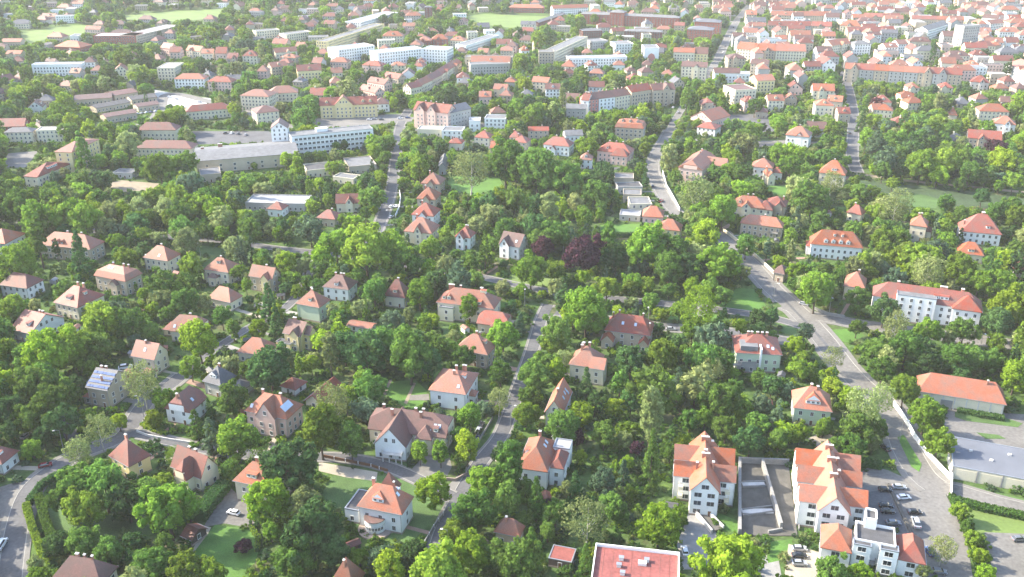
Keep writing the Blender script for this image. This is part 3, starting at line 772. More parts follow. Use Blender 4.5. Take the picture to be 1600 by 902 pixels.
def solar(root,w,d,ev,hz,near):
    me=(lambda b:(b.box(-.8,.8,-.5,.5,.08,.14),b.mesh('solar_panel',[ROOF['solar']]))[1])(MB())
    e=.3; sl=math.atan2(hz(0,-d/4+e)-hz(0,-d/4),e)
    for i in range(7):
        for j in range(4):
            x=-w/2+1.1+i*(w-2.2)/6; t=.12+.22*j; y=-(d/2)*(1-t)
            o=place('solar_panel',me,root,(x,y,hz(x,y)+.05)); o.rotation_euler=(sl,0,0)
H('house','house with blue solar roof','beige walls and solar carport',(133,606,168,612),(184,582),7.6,4.6,'gable','x','tan','slate',
  wings=[(-8.6,3.0,7.5,5.5,3.2,1.0,'gable','x',{'roof':'solar','wins':'f'}),(4,6.5,7,5,7,2.6,'hip','x',{'roof':'brick'}),(-5.5,-5.5,4,3,3,.8,'hip','x',{'roof':'salmon'})],chim=[(-.2,.1),(-.55,.05),(.15,-.6,.6,.6)],extra=solar,wcol=3.8)
H('villa','grey slate-roofed house','with pale dormer',(316,596,345,604),(359,586),5.6,5.6,'hip','x','grey','slate',dorm=[('f',.0,.3,'g',3.0,'white')],wings=[(7.6,2.5,7,7,3.2,2.2,'hip','x')],chim=[(.1,.1)])
H('garage','square red-roofed garage','behind the pinkish villa',(436,604,461,611),(477,596),2.9,2.6,'hip','x','white','red',cat='garage',wcol=9,doors=0)
H('garage','long red-roofed outbuilding','behind the pinkish villa',(475,627,502,633),(513,600),2.9,3.0,'gable','y','cream','red',cat='outbuilding',wcol=9,doors=0)
H('shed','little red-roofed garden hut','beside the lawn',(281,838,299,846),(318,824),2.4,2.0,'gable','x','dark','brick',cat='garden hut',wcol=9,doors=0)
# --- east side of the middle street
H('house','small orange villa','with skylights beside the street',(850,646,880,650),(903,614),6.4,5.6,'gable','y','cream','orange',chim=[(.0,-.2,.7,.7)],skyl=[('r',.5,.5),('r',.25,.5),('r',-.1,.45),('r',.55,.3)],wings=[(6.4,1,3.5,5,4.2,0,'flat','x',{'roof':'grey','wall':'white'})])
H('villa','white house with roof terrace','and garage under its right corner',(807,732,856,739),('L',828,685),7.4,5.2,'hip','y','white','orange',inset=6,
  wings=[(7.2,-1.0,5,10,7.2,2.4,'hip','y',{'roof':'red','o':.3}),(7.0,6.2,5.5,5.5,8.6,0,'flat','x',{'roof':'pale'})],chim=[(-.1,.55)],dorm=[('l',-.2,.3,'s',1.6)],skyl=[('r',.1,.6),('r',.35,.6)],wcol=4)
H('house','low brown-roofed house','behind the round bright tree',(771,832,812,841),(835,829),4.4,4.0,'hip','x','tan','salmon',chim=[(-.2,-.2,.6,.6)])
H('shed','dark red flat shed','under the conifers',(857,873,893,880),('L',864,852),2.8,0,'flat','x','dark','redflat',cat='shed',wcol=9,parapet=.3)
def c5(root,w,d,ev,hz,near):
    flatroof_units(root,ev+.16,[(-.15*w,-.0*d),(.12*w,.30*d),(-.18*w,.28*d),(-.2*w,.14*d)])
    b=MB(); b.box(.02*w,.12*w,.2*d,.27*d,ev+.16,ev+1.0); b.build('roof_hatch',M_cap,root)
    for i in range(1,9):
        b=MB(); X=-w/2+i*w/9; b.box(X-.06,X+.06,-d/2+.5,d/2-.5,ev+.16,ev+.2); b.build('roof_seam',ROOF['brick'],root)
H('apartment_block','flat-roofed building with red deck','and pale parapet, cut by the frame bottom',(920,935,1060,952),(1059,868),12.5,0,'flat','x','white','redflat',cat='apartment block',parapet=1.1,extra=c5)
def gab_balc(root,w,d,ev,hz,near):
    for s in (-1,1):
        for fy in (-.55,-.1,.4):
            for z in (3.2,6.4): balcony(root,s*(w/2+1.7),fy*d/2,z,3.6,1.4,s*math.pi/2,WALL['cream'])
W6=[(-5.6,-2.6,8.0,7.2,9.0,3.6,'gable','x',{'o':.3}),(5.6,-3.0,8.0,7.6,9.0,3.8,'gable','x',{'o':.3}),(-5.6,6.6,8.0,7.2,9.0,3.6,'gable','x',{'o':.3}),(5.6,6.6,8.0,8.0,9.0,3.8,'gable','x',{'o':.3})]
H('apartment_house','multi-gabled white block','with six side balconies beside the concrete shell',(1077,768,1126,773),('L',1079,694),9.0,5.4,'gable','y','white','orange',cat='apartment house',inset=5,wings=W6,chim=[(0,.62,2.4,.6),(0,.05,1.0,.8),(0,-.1,2.4,.6),(-.55,-.35,.7,.7),(.5,-.3,.7,.7),(.5,.6,.7,.7)],extra=gab_balc,wr=1.9,wcol=3.5)
W2=[(-5.8,-8.0,8.2,8,9.0,3.7,'gable','x',{'o':.3}),(5.8,-7.2,8.4,8,9.0,3.7,'gable','x',{'o':.3}),(-5.8,2.2,8.2,8,9.0,3.7,'gable','x',{'o':.3}),(5.8,2.6,7.4,7,9.0,3.4,'gable','x',{'o':.3}),(-5.8,11.6,8.2,8,9.0,3.7,'gable','x',{'o':.3}),(5.8,11.6,8.4,8,9.0,3.7,'gable','x',{'o':.3})]
H('apartment_house','long multi-gabled orange-roofed block','with bright west balconies by the car park',(1277,800,1330,807),('L',1250,706),9.0,5.6,'gable','y','white','orange',cat='apartment house',inset=5,wings=W2,chim=[(0,.7,2.4,.6),(0,.25,2.4,.6),(0,-.3,2.2,.6),(.45,.35,.7,.7),(.4,-.1,.7,.7)],extra=gab_balc,wr=1.9,wcol=3.5)
def whiteterr(root,w,d,ev,hz,near):
    b=MB(); b.box(-.28*w,.02*w,.3*d,.9*d,ev,ev+3.0); b.build('stair_tower',WALL['white'],root)
    b=MB(); b.box(-.24*w,-.02*w,.35*d,.85*d,ev+3.0,ev+3.15); b.build('tower_deck',ROOF['tar'],root)
    b=MB()
    for x0,x1,y0,y1 in ((-.28*w,.02*w,.3*d,.3*d+.3),(-.28*w,.02*w,.9*d-.3,.9*d),(-.28*w,-.28*w+.3,.3*d,.9*d),(.02*w-.3,.02*w,.3*d,.9*d)): b.box(x0,x1,y0,y1,ev+3.0,ev+3.8)
    b.build('tower_parapet',WALL['white'],root)
    balcony(root,-.1*w,-d/2,3.2,3.4,1.4); balcony(root,.45*w,-d/2,3.2,2.4,1.4)
H('apartment_house','white cubic house with orange wings','and roof terrace tower, in front of the car park',(1337,846,1399,858),8.5,8.6,0,'flat','x','white','tar',cat='apartment house',parapet=1.0,
  wings=[(-3.5,-4.9,4.8,2.6,8.9,0,'flat','x',{'par':.4}),(3.6,-4.9,4.8,2.6,8.9,0,'flat','x',{'par':.4}),(-10.2,-1.5,8.6,11,6.0,4.6,'hip','y',{'roof':'orange'}),(9.8,0,7.6,11,6.0,4.6,'hip','y',{'roof':'red'})],extra=whiteterr,wr=1.9,wcol=4.6)
H('villa','ivy-clad tower-like villa','with white dormer under a steep orange roof',(1239,638,1301,645),('L',1246,612),6.6,6.0,'hip','x','green','orange',inset=5.4,dorm=[('f',.0,.25,'h',5.0,'white')],chim=[(-.1,.1,.8,.8),(.2,-.1,.8,.8)])
def halld(root,w,d,ev,hz,near):
    for i in range(8):
        x=-w/2+1+i*(w-2)/7; b=MB(); b.box(x-.2,x+.2,-d/2+.28,-d/2+.45,0,ev-.1); b.build('pilaster',M_cap,root)
    b=MB(); b.box(-w*.22,-w*.22+4,-d/2+.26,-d/2+.4,0,3.6); b.build('roller_gate',M_metal,root)
H('hall','long cream hall with orange-red roof','on the paved yard',(1434,612,1573,634),(1562,608),5.4,5.4,'hip','x','cream','orange',cat='hall',wins='lr',chim=[(.55,-.15,.6,.6)],extra=halld,inset=4)
def dbl(root,w,d,ev,hz,near):
    balcony(root,-.5*w,-d/2-.8,4.0,5,1.6)
    b=MB(); b.box(.02*w,.06*w,-d/2-.6,d*.2,0,ev+2.6); b.build('party_wall',WALL['white'],root)
    b=MB(); b.box(-.78*w/2,-.02*w,-d/2+1.0,-d*.05,ev+.2,ev+2.8); b.build('attic_block',ROOF['grey'],root)
H('villa','half-timber-dark double house','one half green-walled, with attic terrace and party wall',(1149,552,1223,556),(1213,528),8.2,4.8,'hip','x','green','red',wings=[(-4.2,-6.8,7.4,3.2,4.4,0,'flat','x',{'roof':'tar','wall':'grey'})],chim=[(-.4,.1),(-.25,.1),(.0,.1),(.2,.1),(.4,.1)],skyl=[('f',.4,.4),('f',.6,.3)],extra=dbl)
H('villa','red hip-roofed villa','with two skylights beside the avenue lamp',(944,517,1016,526),('L',953,497),6.4,5.6,'hip','x','tan','red',inset=4.5,wings=[(-7.6,-7.6,5.6,6.5,3.6,2.8,'gable','y',{'roof':'orange'}),(7.4,-7,4.4,6,3.6,2.6,'gable','y')],chim=[(-.75,.1,.6,.6),(.55,.2,.6,.6),(.9,-.3,.6,.6),(-.5,.3,.6,.6)],skyl=[('f',-.25,.5),('f',.3,.5)],wcol=4)
H('villa','broad salmon-roofed villa','its left slope glaring in the sun',(888,570,935,577),(947,556),7.0,6.2,'hip','x','cream','salmon',wings=[(5.2,-3.0,6.5,7,7,3.4,'gable','x')],chim=[(-.3,.4),(-.3,.1),(.1,.3),(-.3,-.2)],wcol=3.6)
H('house','salmon villa hidden by a tree','with bright western roof slope',(710,546,762,556),(773,540),6.4,6.0,'hip','x','tan','salmon',inset=6.2,dorm=[('r',.0,.35,'s',1.8)],chim=[(.0,.3),(.15,.4,.6,.6)])
H('house','red annexe with pointed wing','behind the salmon villa',(744,506,790,512),('L',744,489),4.6,4.2,'half','x','tan','red',inset=3,wings=[(2.6,-4.2,5.0,5.0,4.6,3.0,'hip','y',{'roof':'orange'})])
H('villa','long orange-roofed villa by avenue','with tall white chimney and central bay',(681,473,772,484),(784,467),8.0,5.6,'hip','x','cream','orange',inset=7,
  wings=[(-8.2,-6.2,6.4,2.6,6.6,0,'flat','x',{'roof':'pale'})],dorm=[('f',-.75,.25,'s',1.4),('f',-.58,.25,'g',1.6),('f',.48,.15,'s',1.6),('r',.0,.4,'s',1.6)],chim=[(-.62,.2,2.6,.7),(.42,.2,1.2,1.0),(-.3,.2)],extra=balc([('f',-.62,3.4,5.4)]),wcol=3.6)
# --- west and north of the lawn
H('villa','pale green cube villa','with orange pyramid roof',(461,475,499,482),(517,469),7.4,5.4,'hip','x','green','orange',inset=5.6,dorm=[('f',.1,.3,'s',1.6)],chim=[(-.2,.35),(.0,.05,.6,.6)],wins='r')
H('villa','white villa with violet-brown roof','behind the pale green one',(503,449,545,454),(556,440),6.4,4.8,'hip','x','white','brown',dorm=[('f',.0,.2,'s',1.8,'white')],chim=[(.1,.1),(.3,.1),(-.3,.1)])
H('villa','yellow multi-gabled villa','with stepped terraces',(441,521,470,527),(489,510),7.4,4.4,'gable','x','yellow','brown',wings=[(1.5,-3.6,4.6,5,7.4,3,'gable','y'),(4.6,0,5,5,7.2,3,'gable','x'),(-3,-6,7,3,4,0,'flat','x',{'roof':'tar'})],chim=[(-.4,.1,1.6,.7)])
H('garage','long low red-roofed garage row','behind dense shrubs',(541,509,580,515),('L',541,500),2.9,0.9,'gable','x','white','salmon',cat='garage',wcol=4,doors=0)
H('house','little pavilion with red pyramid roof','among dark trees',(599,463,633,467),(640,455),5.2,7.0,'hip','x','cream','red',inset=4.4,dorm=[('f',.0,.25,'s',2)],chim=[(.1,.1)])
H('house','orange hip roof between trees','low house west of the yellow multi-gabled villa',(369,551,418,557),(431,539),4.4,5.0,'hip','x','cream','orange')
H('house','big orange-roofed house','half hidden behind a round lime tree',(264,518,312,522),(327,505),5.0,5.6,'half','x','cream','salmon',inset=3,skyl=[('f',-.7,.3)],chim=[(.1,.1)],wings=[(-10,2.5,6,6.5,3,2.6,'hip','x',{'roof':'red'})])
H('house','orange gabled house','between two villas of the back row',(324,466,360,474),(382,463),4.6,5.0,'hip','x','cream','orange',inset=4)
H('villa','tall-eaved villa with red-capped roof','and front porch roof',(317,422,357,427),(373,414),7.0,5.0,'hip','x','cream','orange',wings=[(-.8,-6.5,5,3.6,4.6,1.8,'hip','x',{'roof':'brown'}),(-7.6,0,3.6,6,5,2.2,'hip','y',{'roof':'salmon'})],dorm=[('f',.0,.55,'s',2)],chim=[(.0,.1,.7,.7)])
H('villa','tan house with cream gable wing','in the back row',(388,432,425,438),(438,428),7.2,4.6,'gable','x','tan','salmon',wings=[(3,-3.5,4.6,4,7,3,'gable','y',{'wall':'yellow'})],chim=[(.2,.1)])
H('villa','pink-roofed square villa','with pyramid roof',(223,403,262,409),(281,397),6.6,5.4,'hip','x','cream','salmon',inset=5.5,chim=[(-.0,.15)],skyl=[('f',.2,.3)])
H('villa','mansard villa with roof terrace','tan walls',(146,431,196,441),(219,427),7.6,4.6,'mansard','x','tan','salmon',skyl=[('f',-.3,.7),('f',-.1,.7)],wings=[(3.4,-6.4,4.6,2.2,5.6,2.4,'gable','y',{'roof':'brown'})],chim=[(-.3,.2),(.3,.3),(.6,.3)])
H('villa','steep red-roofed villa','with cream balconied side',(83,473,121,482),(159,460),6.4,6.2,'hip','x','cream','red',inset=5.6,dorm=[('f',.0,.28,'s',2.6),('r',.0,.35,'s',1.8)],chim=[(-.4,.4),(.2,.3,.8,.8)],extra=balc([('r',.4,3.2,4)]))
H('house','gabled red house with grey end','low, near the western frame edge',(15,515,48,523),(80,494),5.0,5.4,'gable','x','white','red',chim=[(.3,.1),(.6,.1)],dorm=[('f',.3,.3,'s',1.6)])
H('house','dark red house with white side','behind a blue-green conifer',(-2,446,42,452),(56,437),6.0,4.8,'hip','x','white','brick',inset=4.5)
H('house','white-walled house at west edge','orange roof cut by the frame',(-30,379,8,382),(21,365),7.0,5.2,'hip','x','white','orange')
H('apartment_house','long tan house with red dormers','orange roof, above the row of villas',(59,383,141,391),(165,378),7.2,5.6,'hip','x','tan','orange',cat='apartment house',inset=6.5,dorm=[('f',-.45,.2,'g',1.5,'brick'),('f',-.28,.2,'g',1.5,'brick'),('f',-.1,.2,'g',1.5,'brick'),('f',.3,.2,'g',1.5,'brick')],chim=[(.45,.05),(-.1,.1)])
# --- north of the avenue
H('villa','white gabled villa by two copper beeches','pale gable, brown roof',(779,382,812,388),(825,376),7.2,5.4,'gable','x','white','brown',wings=[(-2.5,-4,6,6,7,4.4,'gable','y')],skyl=[('f',.5,.4)])
H('villa','orange-roofed house at road end','deep brick-coloured walls',(1003,339,1037,341),(1040,330),7.0,4.6,'hip','x','pink','orange',inset=4.4,chim=[(-.2,.1,.5,.5)])
H('villa','yellow house with orange hip roof','and low bright wing',(1026,358,1063,362),(1067,352),6.2,4.6,'hip','x','yellow','orange',wings=[(-9,1.5,7.5,6,4.2,2.4,'hip','x')],chim=[(-.3,.3,.6,.6)])
H('villa','white-walled manor with dormer row','four white dormers in an orange hip roof',(1266,382,1349,389),(1340,377),7.6,6.6,'hip','x','white','orange',inset=5.5,dorm=[('f',-.42,.16,'g',1.9,'white'),('f',-.14,.16,'g',1.9,'white'),('f',.14,.16,'g',1.9,'white'),('f',.42,.16,'g',1.9,'white'),('f',-.1,.6,'s',1.0),('f',.2,.6,'s',1.0)],wings=[(-12,2,5,8,5,2,'hip','x',{'roof':'red'})])
H('institute','long white institute','three storeys, red roofs and flat-roofed dormer block',(1363,463,1536,487),(1530,470),9.6,5.4,'hip','x','white','red',cat='office building',inset=6,
  wings=[(-4.5,-4.2,16,6.5,12.6,0,'flat','x',{'roof':'grey','z0':0,'par':.4}),(16,-3.5,12,9.5,9.8,5.2,'hip','y',{'o':.5})],dorm=[('f',.16,.35,'s',2.2),('f',.3,.35,'s',3.6,'white'),('b',.2,.3,'s',2)],chim=[(-.55,.1,1.1,1.1),(.25,.2,1.6,1.1),(.32,.2,1.1,1.1),(.62,.25,1.2,1.2)],wcol=3.2)
H('house','salmon-roofed wing','beside the long white institute',(1318,447,1352,452),(1366,438),7.0,5.4,'hip','x','cream','orange',chim=[(.2,.1)])
H('villa','villa under a huge tent roof','red tiles and small finial',(1501,362,1566,368),(1571,356),6.4,8.6,'hip','x','white','red',inset=8.0,chim=[(.05,.1,1.6,1.6),(-.8,-.2,.7,.7)],dorm=[('f',.3,.25,'s',2)])
H('house','orange-roofed cottage with dormer','in front of the tent-roofed villa',(1496,396,1538,401),(1544,391),4.4,5.0,'hip','x','cream','orange',inset=4.6,dorm=[('f',.0,.2,'s',3)])
H('house','red-roofed house at east edge','grey wall, cut by the frame',(1583,421,1640,428),('L',1587,410),5,5,'hip','x','grey','red')
H('villa','turreted cream villa with red cap','small multi-hipped roof',(1421,352,1449,356),(1460,348),8.6,4.6,'hip','x','cream','orange',wings=[(4.5,0,5,7,5.6,2.4,'hip','x',{'roof':'brick'})],chim=[(-.2,.2),(.1,.3)])
H('villa','brown gatehouse at street side','small and tan-walled',(1207,426,1226,430),(1234,421),4.4,3.2,'hip','x','tan','brown')
H('villa','wide villa with layered orange roofs','white gable dormers',(1142,322,1196,327),(1205,318),6.6,5.0,'hip','x','cream','orange',wings=[(9.5,-1,9,10,6,4.4,'hip','x',{'roof':'red'}),(-1,-4.5,6,5,6.4,3.4,'gable','y')],chim=[(-.1,.2),(.2,.3)],dorm=[('f',-.5,.3,'g',1.6)])
H('villa','orange-roofed house with loggia','in front of the layered-roof villa',(1156,349,1223,357),(1231,350),6.6,4.2,'hip','x','tan','orange',chim=[(.1,.2)],extra=balc([('f',.6,3.4,5)]))
H('house','red house with low annexe','beside the lawn strip',(1322,332,1346,337),(1368,341),4.8,4.4,'hip','x','cream','red',inset=3.4,chim=[(-.3,.2)])
H('villa','yellowish villa with pyramid roof','and white round dormer',(1279,270,1321,275),(1324,268),8.0,7.6,'hip','x','cream','orange',inset=6.6,dorm=[('f',.1,.25,'s',3,'white')],chim=[(0,.1,.8,.8)])
H('villa','pale villa with salmon hip roof','and red annexe',(1174,261,1208,264),(1213,256),7.6,4.6,'hip','x','white','salmon',wings=[(9.5,-1.5,7,7,4.6,3.2,'hip','x',{'roof':'red'})],chim=[(0,.1)])
H('villa','white villa with orange mansard','near the grey yard',(1227,211,1265,215),(1269,208),8.4,5.6,'hip','x','white','orange',wings=[(1,-5,5,4,8,3,'gable','y')],chim=[(0,.2)])
H('villa','rose-walled villa with ridge gables','long salmon roofs beside the upper street',(1059,262,1098,267),('L',1068,240),10.6,5.0,'half','y','pink','salmon',inset=3,wings=[(11,7.5,14,9,9,4.2,'gable','x')],chim=[(-.1,.7),(.0,.3)],extra=balc([('f',0,5.4,4)]))
H('villa','red hip-roofed double villa','east of the poplar avenue',(932,236,985,241),(987,233),7.4,5.2,'hip','x','pink','red',wings=[(5,-8,12,8,6.6,4.6,'hip','x')],chim=[(0,.2),(.4,.2),(-.4,.2)],dorm=[('f',-.4,.3,'s',1.6)])
H('villa','square dark-walled orange-capped villa','mansard roof with dormers',(960,199,1006,202),(1012,195),10.0,5.4,'mansard','x','tan','orange',wr=1.2,chim=[(0,.2),(.4,.2)],dorm=[('f',-.5,.4,'g',1.4),('f',0,.4,'g',1.4),('f',.5,.4,'g',1.4)])
H('villa','white-walled villa with red roof','and small red porch gable',(848,226,890,230),(893,223),7.0,4.8,'hip','x','white','red',wings=[(-2,-6,4.4,4,4,3,'gable','y')],chim=[(-.2,.2),(.3,.2)])

def lowhall(root,w,d,ev,hz,near):
    n=int(w/7)
    for i in range(n+1):
        x=-w/2+.2+i*(w-.4)/n; b=MB(); b.box(x-.22,x+.22,-d/2-.18,-d/2+.02,0,ev-.05); b.build('pilaster',M_conc,root)
        if i<n:
            b=MB(); x2=x+(w-.4)/n; b.box(x+.45,x2-.45,-d/2-.09,-d/2+.02,.15,ev-.6); b.build('facade_panel',WALL['cream'],root)
    for x,y in ((-.3,.1),(-.1,-.1),(.1,.2)):
        b=MB(); b.box(x*w-.5,x*w+.5,y*d-.4,y*d+.4,ev+.15,ev+.7); b.build('roof_vent',M_cap,root)
H('hall','low flat hall with blue-grey roof','and pale panelled front at the east edge',(1489,729,1650,759),19,4.6,0,'flat','x','cream','bluegrey',cat='hall',wins='',parapet=.3,extra=lowhall)
# ------------------------------------------------------------------ blocks of the middle distance and the town beyond
def school(root,w,d,ev,hz,near):
    b=MB(); b.box(-.18*w,-.04*w,-1,4,ev,ev+2.6); b.build('plant_room',WALL['white'],root)
    for f in range(4):
        b=MB(); b.box(-w/2,w/2,-d/2-.12,-d/2-.02,f*3.5+.1,f*3.5+.6); b.build('string_course',M_cap,root)
H('school','long white school block','four storeys, flat roof',(455,214,583,202),12.5,14.6,0,'flat','x','white','grey',cat='school',extra=school,wr=1.8,wcol=3.1,fh=3.5,parapet=.5)
H('school','white gable end of the school','tall, at its west end',(422,202,450,201),14,18,4.5,'gable','y','white','brown',cat='school building')
H('gymnasium','big grey-roofed gymnasium','in front of the white school',(305,253,467,240),36,8.5,2.6,'gable','x','tan','grey',cat='gymnasium',wcol=9,wr=1.2,chim=[(-.85,.3,2,1),(-.5,.6,3,1)])
H('gymnasium','low grey annexe of the gymnasium','at its foot',(313,275,345,272),16,5,0,'flat','x','tan','grey',cat='annexe')
H('pavilion','low school pavilion with courtyard','flat, dark roofs',(480,268,520,264),16,4.5,0,'flat','x','cream','tar',cat='pavilion')
H('pavilion','low pale school pavilion','east of the dark-roofed one',(545,262,588,258),22,5.0,0,'flat','x','tan','grey',cat='pavilion')
H('pavilion','flat connecting pavilion','between the two school pavilions',(520,277,552,281),9,4,0,'flat','x','cream','grey',cat='pavilion')
H('hall','flat pale-roofed hall','hidden behind poplars',(383,318,476,320),16,4.5,0,'flat','x','grey','pale',cat='hall')
H('house','small red house by flat hall','with white ridge chimney',(416,327,441,329),9,4.4,3.4,'hip','x','white','red')
H('house','orange-red house among dark trees','with pale wall',(493,341,524,344),10,4.6,3.8,'hip','x','tan','red',chim=[(.3,.1)])
H('house','dark red house with cream gable','beside the side street',(524,319,562,318),10,5.4,4.4,'gable','x','cream','brick',wings=[(1,-3.5,5,6,5.4,3.6,'gable','y')])
for i,(e,r,t) in enumerate([((657,287,688,289),'northernmost orange row house','with orange hips'),((650,311,681,313),'second orange row house','with small red dormer'),((642,336,678,339),'red row house with white back','in the middle of the row'),((630,362,675,366),'row house with pink gables','southernmost of its row')]):
    H('house',r,t,e,(13,13,13,14)[i],6.8,(5.6,5.6,5.6,6.4)[i],'hip','x',('tan','tan','white','cream')[i],('orange','orange','red','salmon')[i],wings=[(0,-5,5,5,6.2,(3,3,3,4.6)[i],'gable','y')],chim=[(-.4,.3)],group='row houses beside the side street')
H('house','half-hidden red house','with white chimneys east of the row',(710,370,735,373),9,6.4,4.6,'hip','x','white','red',wings=[(-1,-4,5,5,6,3.6,'gable','y')],chim=[(.1,.1),(.3,.1)])
H('house','grey-gabled house in the park','pale end wall',(684,262,698,262),24,5.0,3.0,'gable','y','grey','grey')
H('apartment_block','tall yellow corner block','five storeys, salmon roof',(84,238,112,239),(133,218),15.6,3.6,'hip','x','yellow','salmon',cat='apartment block',wcol=4)
H('house','red-roofed house below the yellow block','with long shed dormer',(36,276,58,278),(107,255),7.4,5.0,'hip','x','cream','red',dorm=[('r',.0,.35,'s',9,'white')])
H('apartment_block','cream block with dark roof','at the west edge',(5,208,50,207),11,9,2.6,'hip','x','cream','slate',cat='apartment block')
H('apartment_block','flat white-topped block','beside the dark-roofed one',(56,205,98,204),11,9,0,'flat','x','cream','pale',cat='apartment block')
H('apartment_block','dark red block at west edge','with tiled slope',(-6,199,38,198),13,6,5,'gable','x','brick','red',cat='apartment block')
H('shed','low grey shed by the clearing','under a broad tree',(176,271,206,272),9,3.4,0,'flat','x','grey','grey',cat='shed')
H('hall','long dark red hall','nearer one of two parallel red halls',(210,232,300,233),13,7,4.2,'hip','x','cream','brick',cat='hall')
H('hall','second dark red hall','with pale windows, behind the first',(212,204,275,204),13,8.5,4.6,'hip','x','cream','brick',cat='hall')
H('hall','long red hip-roofed hall','beside the parking street',(290,176,362,170),12,7,4.2,'hip','x','cream','red',cat='hall')
H('apartment_house','yellow tenement with central gable','red roofs by the square',(499,166,590,163),13,10.5,5.4,'gable','x','yellow','red',cat='tenement',wings=[(-4,-3.5,15,8,11,7,'gable','y')],dorm=[('f',-.75,.3,'g',2),('f',.5,.3,'g',2),('f',.75,.3,'g',2)],chim=[(-.6,0),(.2,0),(.5,0),(.8,0)])
H('apartment_house','corner tenement with pink stucco','five storeys at the road junction',(645,172,700,178),15,14,5.4,'gable','x','pink','brick',cat='tenement',wings=[(-9,-4.5,8,8,14,5.4,'gable','y'),(1,-4.5,8,8,14,5.4,'gable','y')],chim=[(-.5,0),(-.2,0),(.1,0),(.5,0)])
H('apartment_house','grey tenement beside the pink one','narrow, with dark roof',(700,178,737,170),14,13.5,4,'gable','x','grey','slate',cat='tenement',chim=[(-.5,0),(.1,0)])
for i,(e,wl,r,t) in enumerate([((908,157,920,158),'white','white gable-ended tenement','first of a row'),((919,157,936,155),'rose','rose-red tenement','in the tenement row'),((936,155,962,152),'white','white tenement with balconies','next to the rose-red one'),((962,152,987,148),'cream','cream tenement of the row','beside the taller beige one'),((987,145,1020,140),'tan','tall beige tenement','with red roof'),((1020,142,1056,140),'tan','corner tenement with tower gable','at the end of the row')]):
    H('apartment_house',r,t,e,14,(12.5,12.5,12.5,12.5,14.5,14)[i],4.4,'gable','x',wl,('brick','brown','brown','brown','red','brown')[i],cat='tenement',group='tenement row behind the park',o=.3,chim=[(-.5,0),(.4,0),(.0,.1)],wings=[(2,-4,7,8,14,5,'gable','y')] if i==5 else ())
H('apartment_block','grey low tenement with light gable','in front of the tenement row',(884,170,916,171),10,8,3,'gable','x','grey','grey',cat='tenement')
H('apartment_house','peach long-gabled house','at the upper street crossing',(1078,183,1112,190),26,8,6,'gable','y','pink','salmon',cat='house')
H('villa','red annexe with arched white front','before the peach long-gabled house',(1088,199,1118,203),14,6,3.6,'hip','x','white','red')
def slab(ref,tail,x1,y1,x2,y2,d,ev,wl='cream',rf='grey',**k):
    return H('apartment_block',ref,tail,(x1,y1,x2,y2),d,ev,0,'flat','x',wl,rf,cat='apartment block',**k)
slab('long yellowish slab block','receding beside two white blocks',510,66,600,38,13,15,'yellow','grey')
slab('west of two white zigzag blocks','with staggered facade',528,79,585,72,22,15,'white','pale')
slab('east of two white zigzag blocks','with staggered facade',590,84,660,77,20,15,'white','pale')
slab('end section of white zigzag block','joined to its east side',660,77,698,79,20,15,'white','pale')
slab('white stepped apartment complex','long and low, far behind',562,36,622,20,22,9,'white','pale')
slab('pale slab above the parking','flat roof',400,50,437,47,14,9,'cream','grey')
slab('pale slab with flat eave','next to trees',447,55,487,50,16,9,'cream','grey')
slab('long white western slab','four storeys among trees',49,102,126,101,12,11,'white','pale')
slab('beige slab end by poplars','seen on its narrow side',245,107,272,107,28,15,'cream','pale')
slab('grey long slab','west of the beige five-storey block',726,90,800,91,13,14,'tan','grey')
slab('beige five-storey slab','with its end to the viewer',842,82,866,82,13,16,'tan','grey')
slab('light slab running north','behind the beige one',866,82,918,58,13,15,'cream','grey')
slab('wide white office slab','low, banded windows',888,92,980,90,14,10,'white','pale')
slab('west small point block','of three behind the office slab',926,66,950,64,18,10,'grey','grey',group='three small point blocks')
slab('middle small point block','of three behind the office slab',962,70,990,69,20,12,'white','grey',group='three small point blocks')
H('apartment_block','point block with red arch mural','easternmost of three',(1007,76,1030,76),22,17,0,'flat','x','white','grey',cat='apartment block',group='three small point blocks',
  extra=lambda root,w,d,ev,hz,near: [ (lambda b:(b.prism([( -4.2,0),(4.2,0),(4.2,5),(2.8,8.5),(0,10),(-2.8,8.5),(-4.2,5)],0,.1), b.xf(Matrix.Translation((0,-d/2-.12,2.2))@Matrix.Rotation(R(90),4,'X')), b.build('mural_panel',WALL['rose'],root)))(MB())],wins='lr')
slab('long grey flat block','beside the sports field corner',728,72,780,56,14,8,'white','grey')
slab('white slab with orange dormer roof','behind the pale grey tenement',735,102,797,100,13,11,'grey','grey')
# red brick barracks
H('barracks','red brick barracks range','three storeys with central tower',(906,22,1062,29),15,13,2.5,'hip','x','brick','grey',cat='barracks',wings=[(-16,-1,20,18,17,3,'hip','x')],wcol=4)
H('barracks','dark brick wall range','lower, in front of the barracks',(975,49,1035,51),14,9,2,'hip','x','darkbrick','grey',cat='barracks')
H('barracks','dark brick west range','beside the big crown',(910,49,942,48),16,10,2,'hip','x','darkbrick','grey',cat='barracks')
H('barracks','red brick block with grey hip','at the street of parked cars',(1073,46,1113,48),22,15,3,'hip','x','brick','slate',cat='barracks')
H('barracks','taller red brick block','behind the grey-hipped one',(1085,34,1125,36),20,17,3,'hip','x','brick','slate',cat='barracks')
H('apartment_house','white-gabled orange tenement','beyond the sports field',(864,14,920,12),14,12,4,'gable','x','white','orange',cat='tenement')
H('hall','orange brick hall beyond the field','long and low',(795,12,850,13),16,7,4,'hip','x','brick','orange',cat='hall')
H('hall','grey sports shed','at the field corner',(842,36,884,22),11,5,2,'gable','x','darkbrick','grey',cat='hall')
H('tower','dark brick water tower','square, beyond the trees',(663,12,675,12),10,22,2,'hip','x','darkbrick','slate',cat='tower')
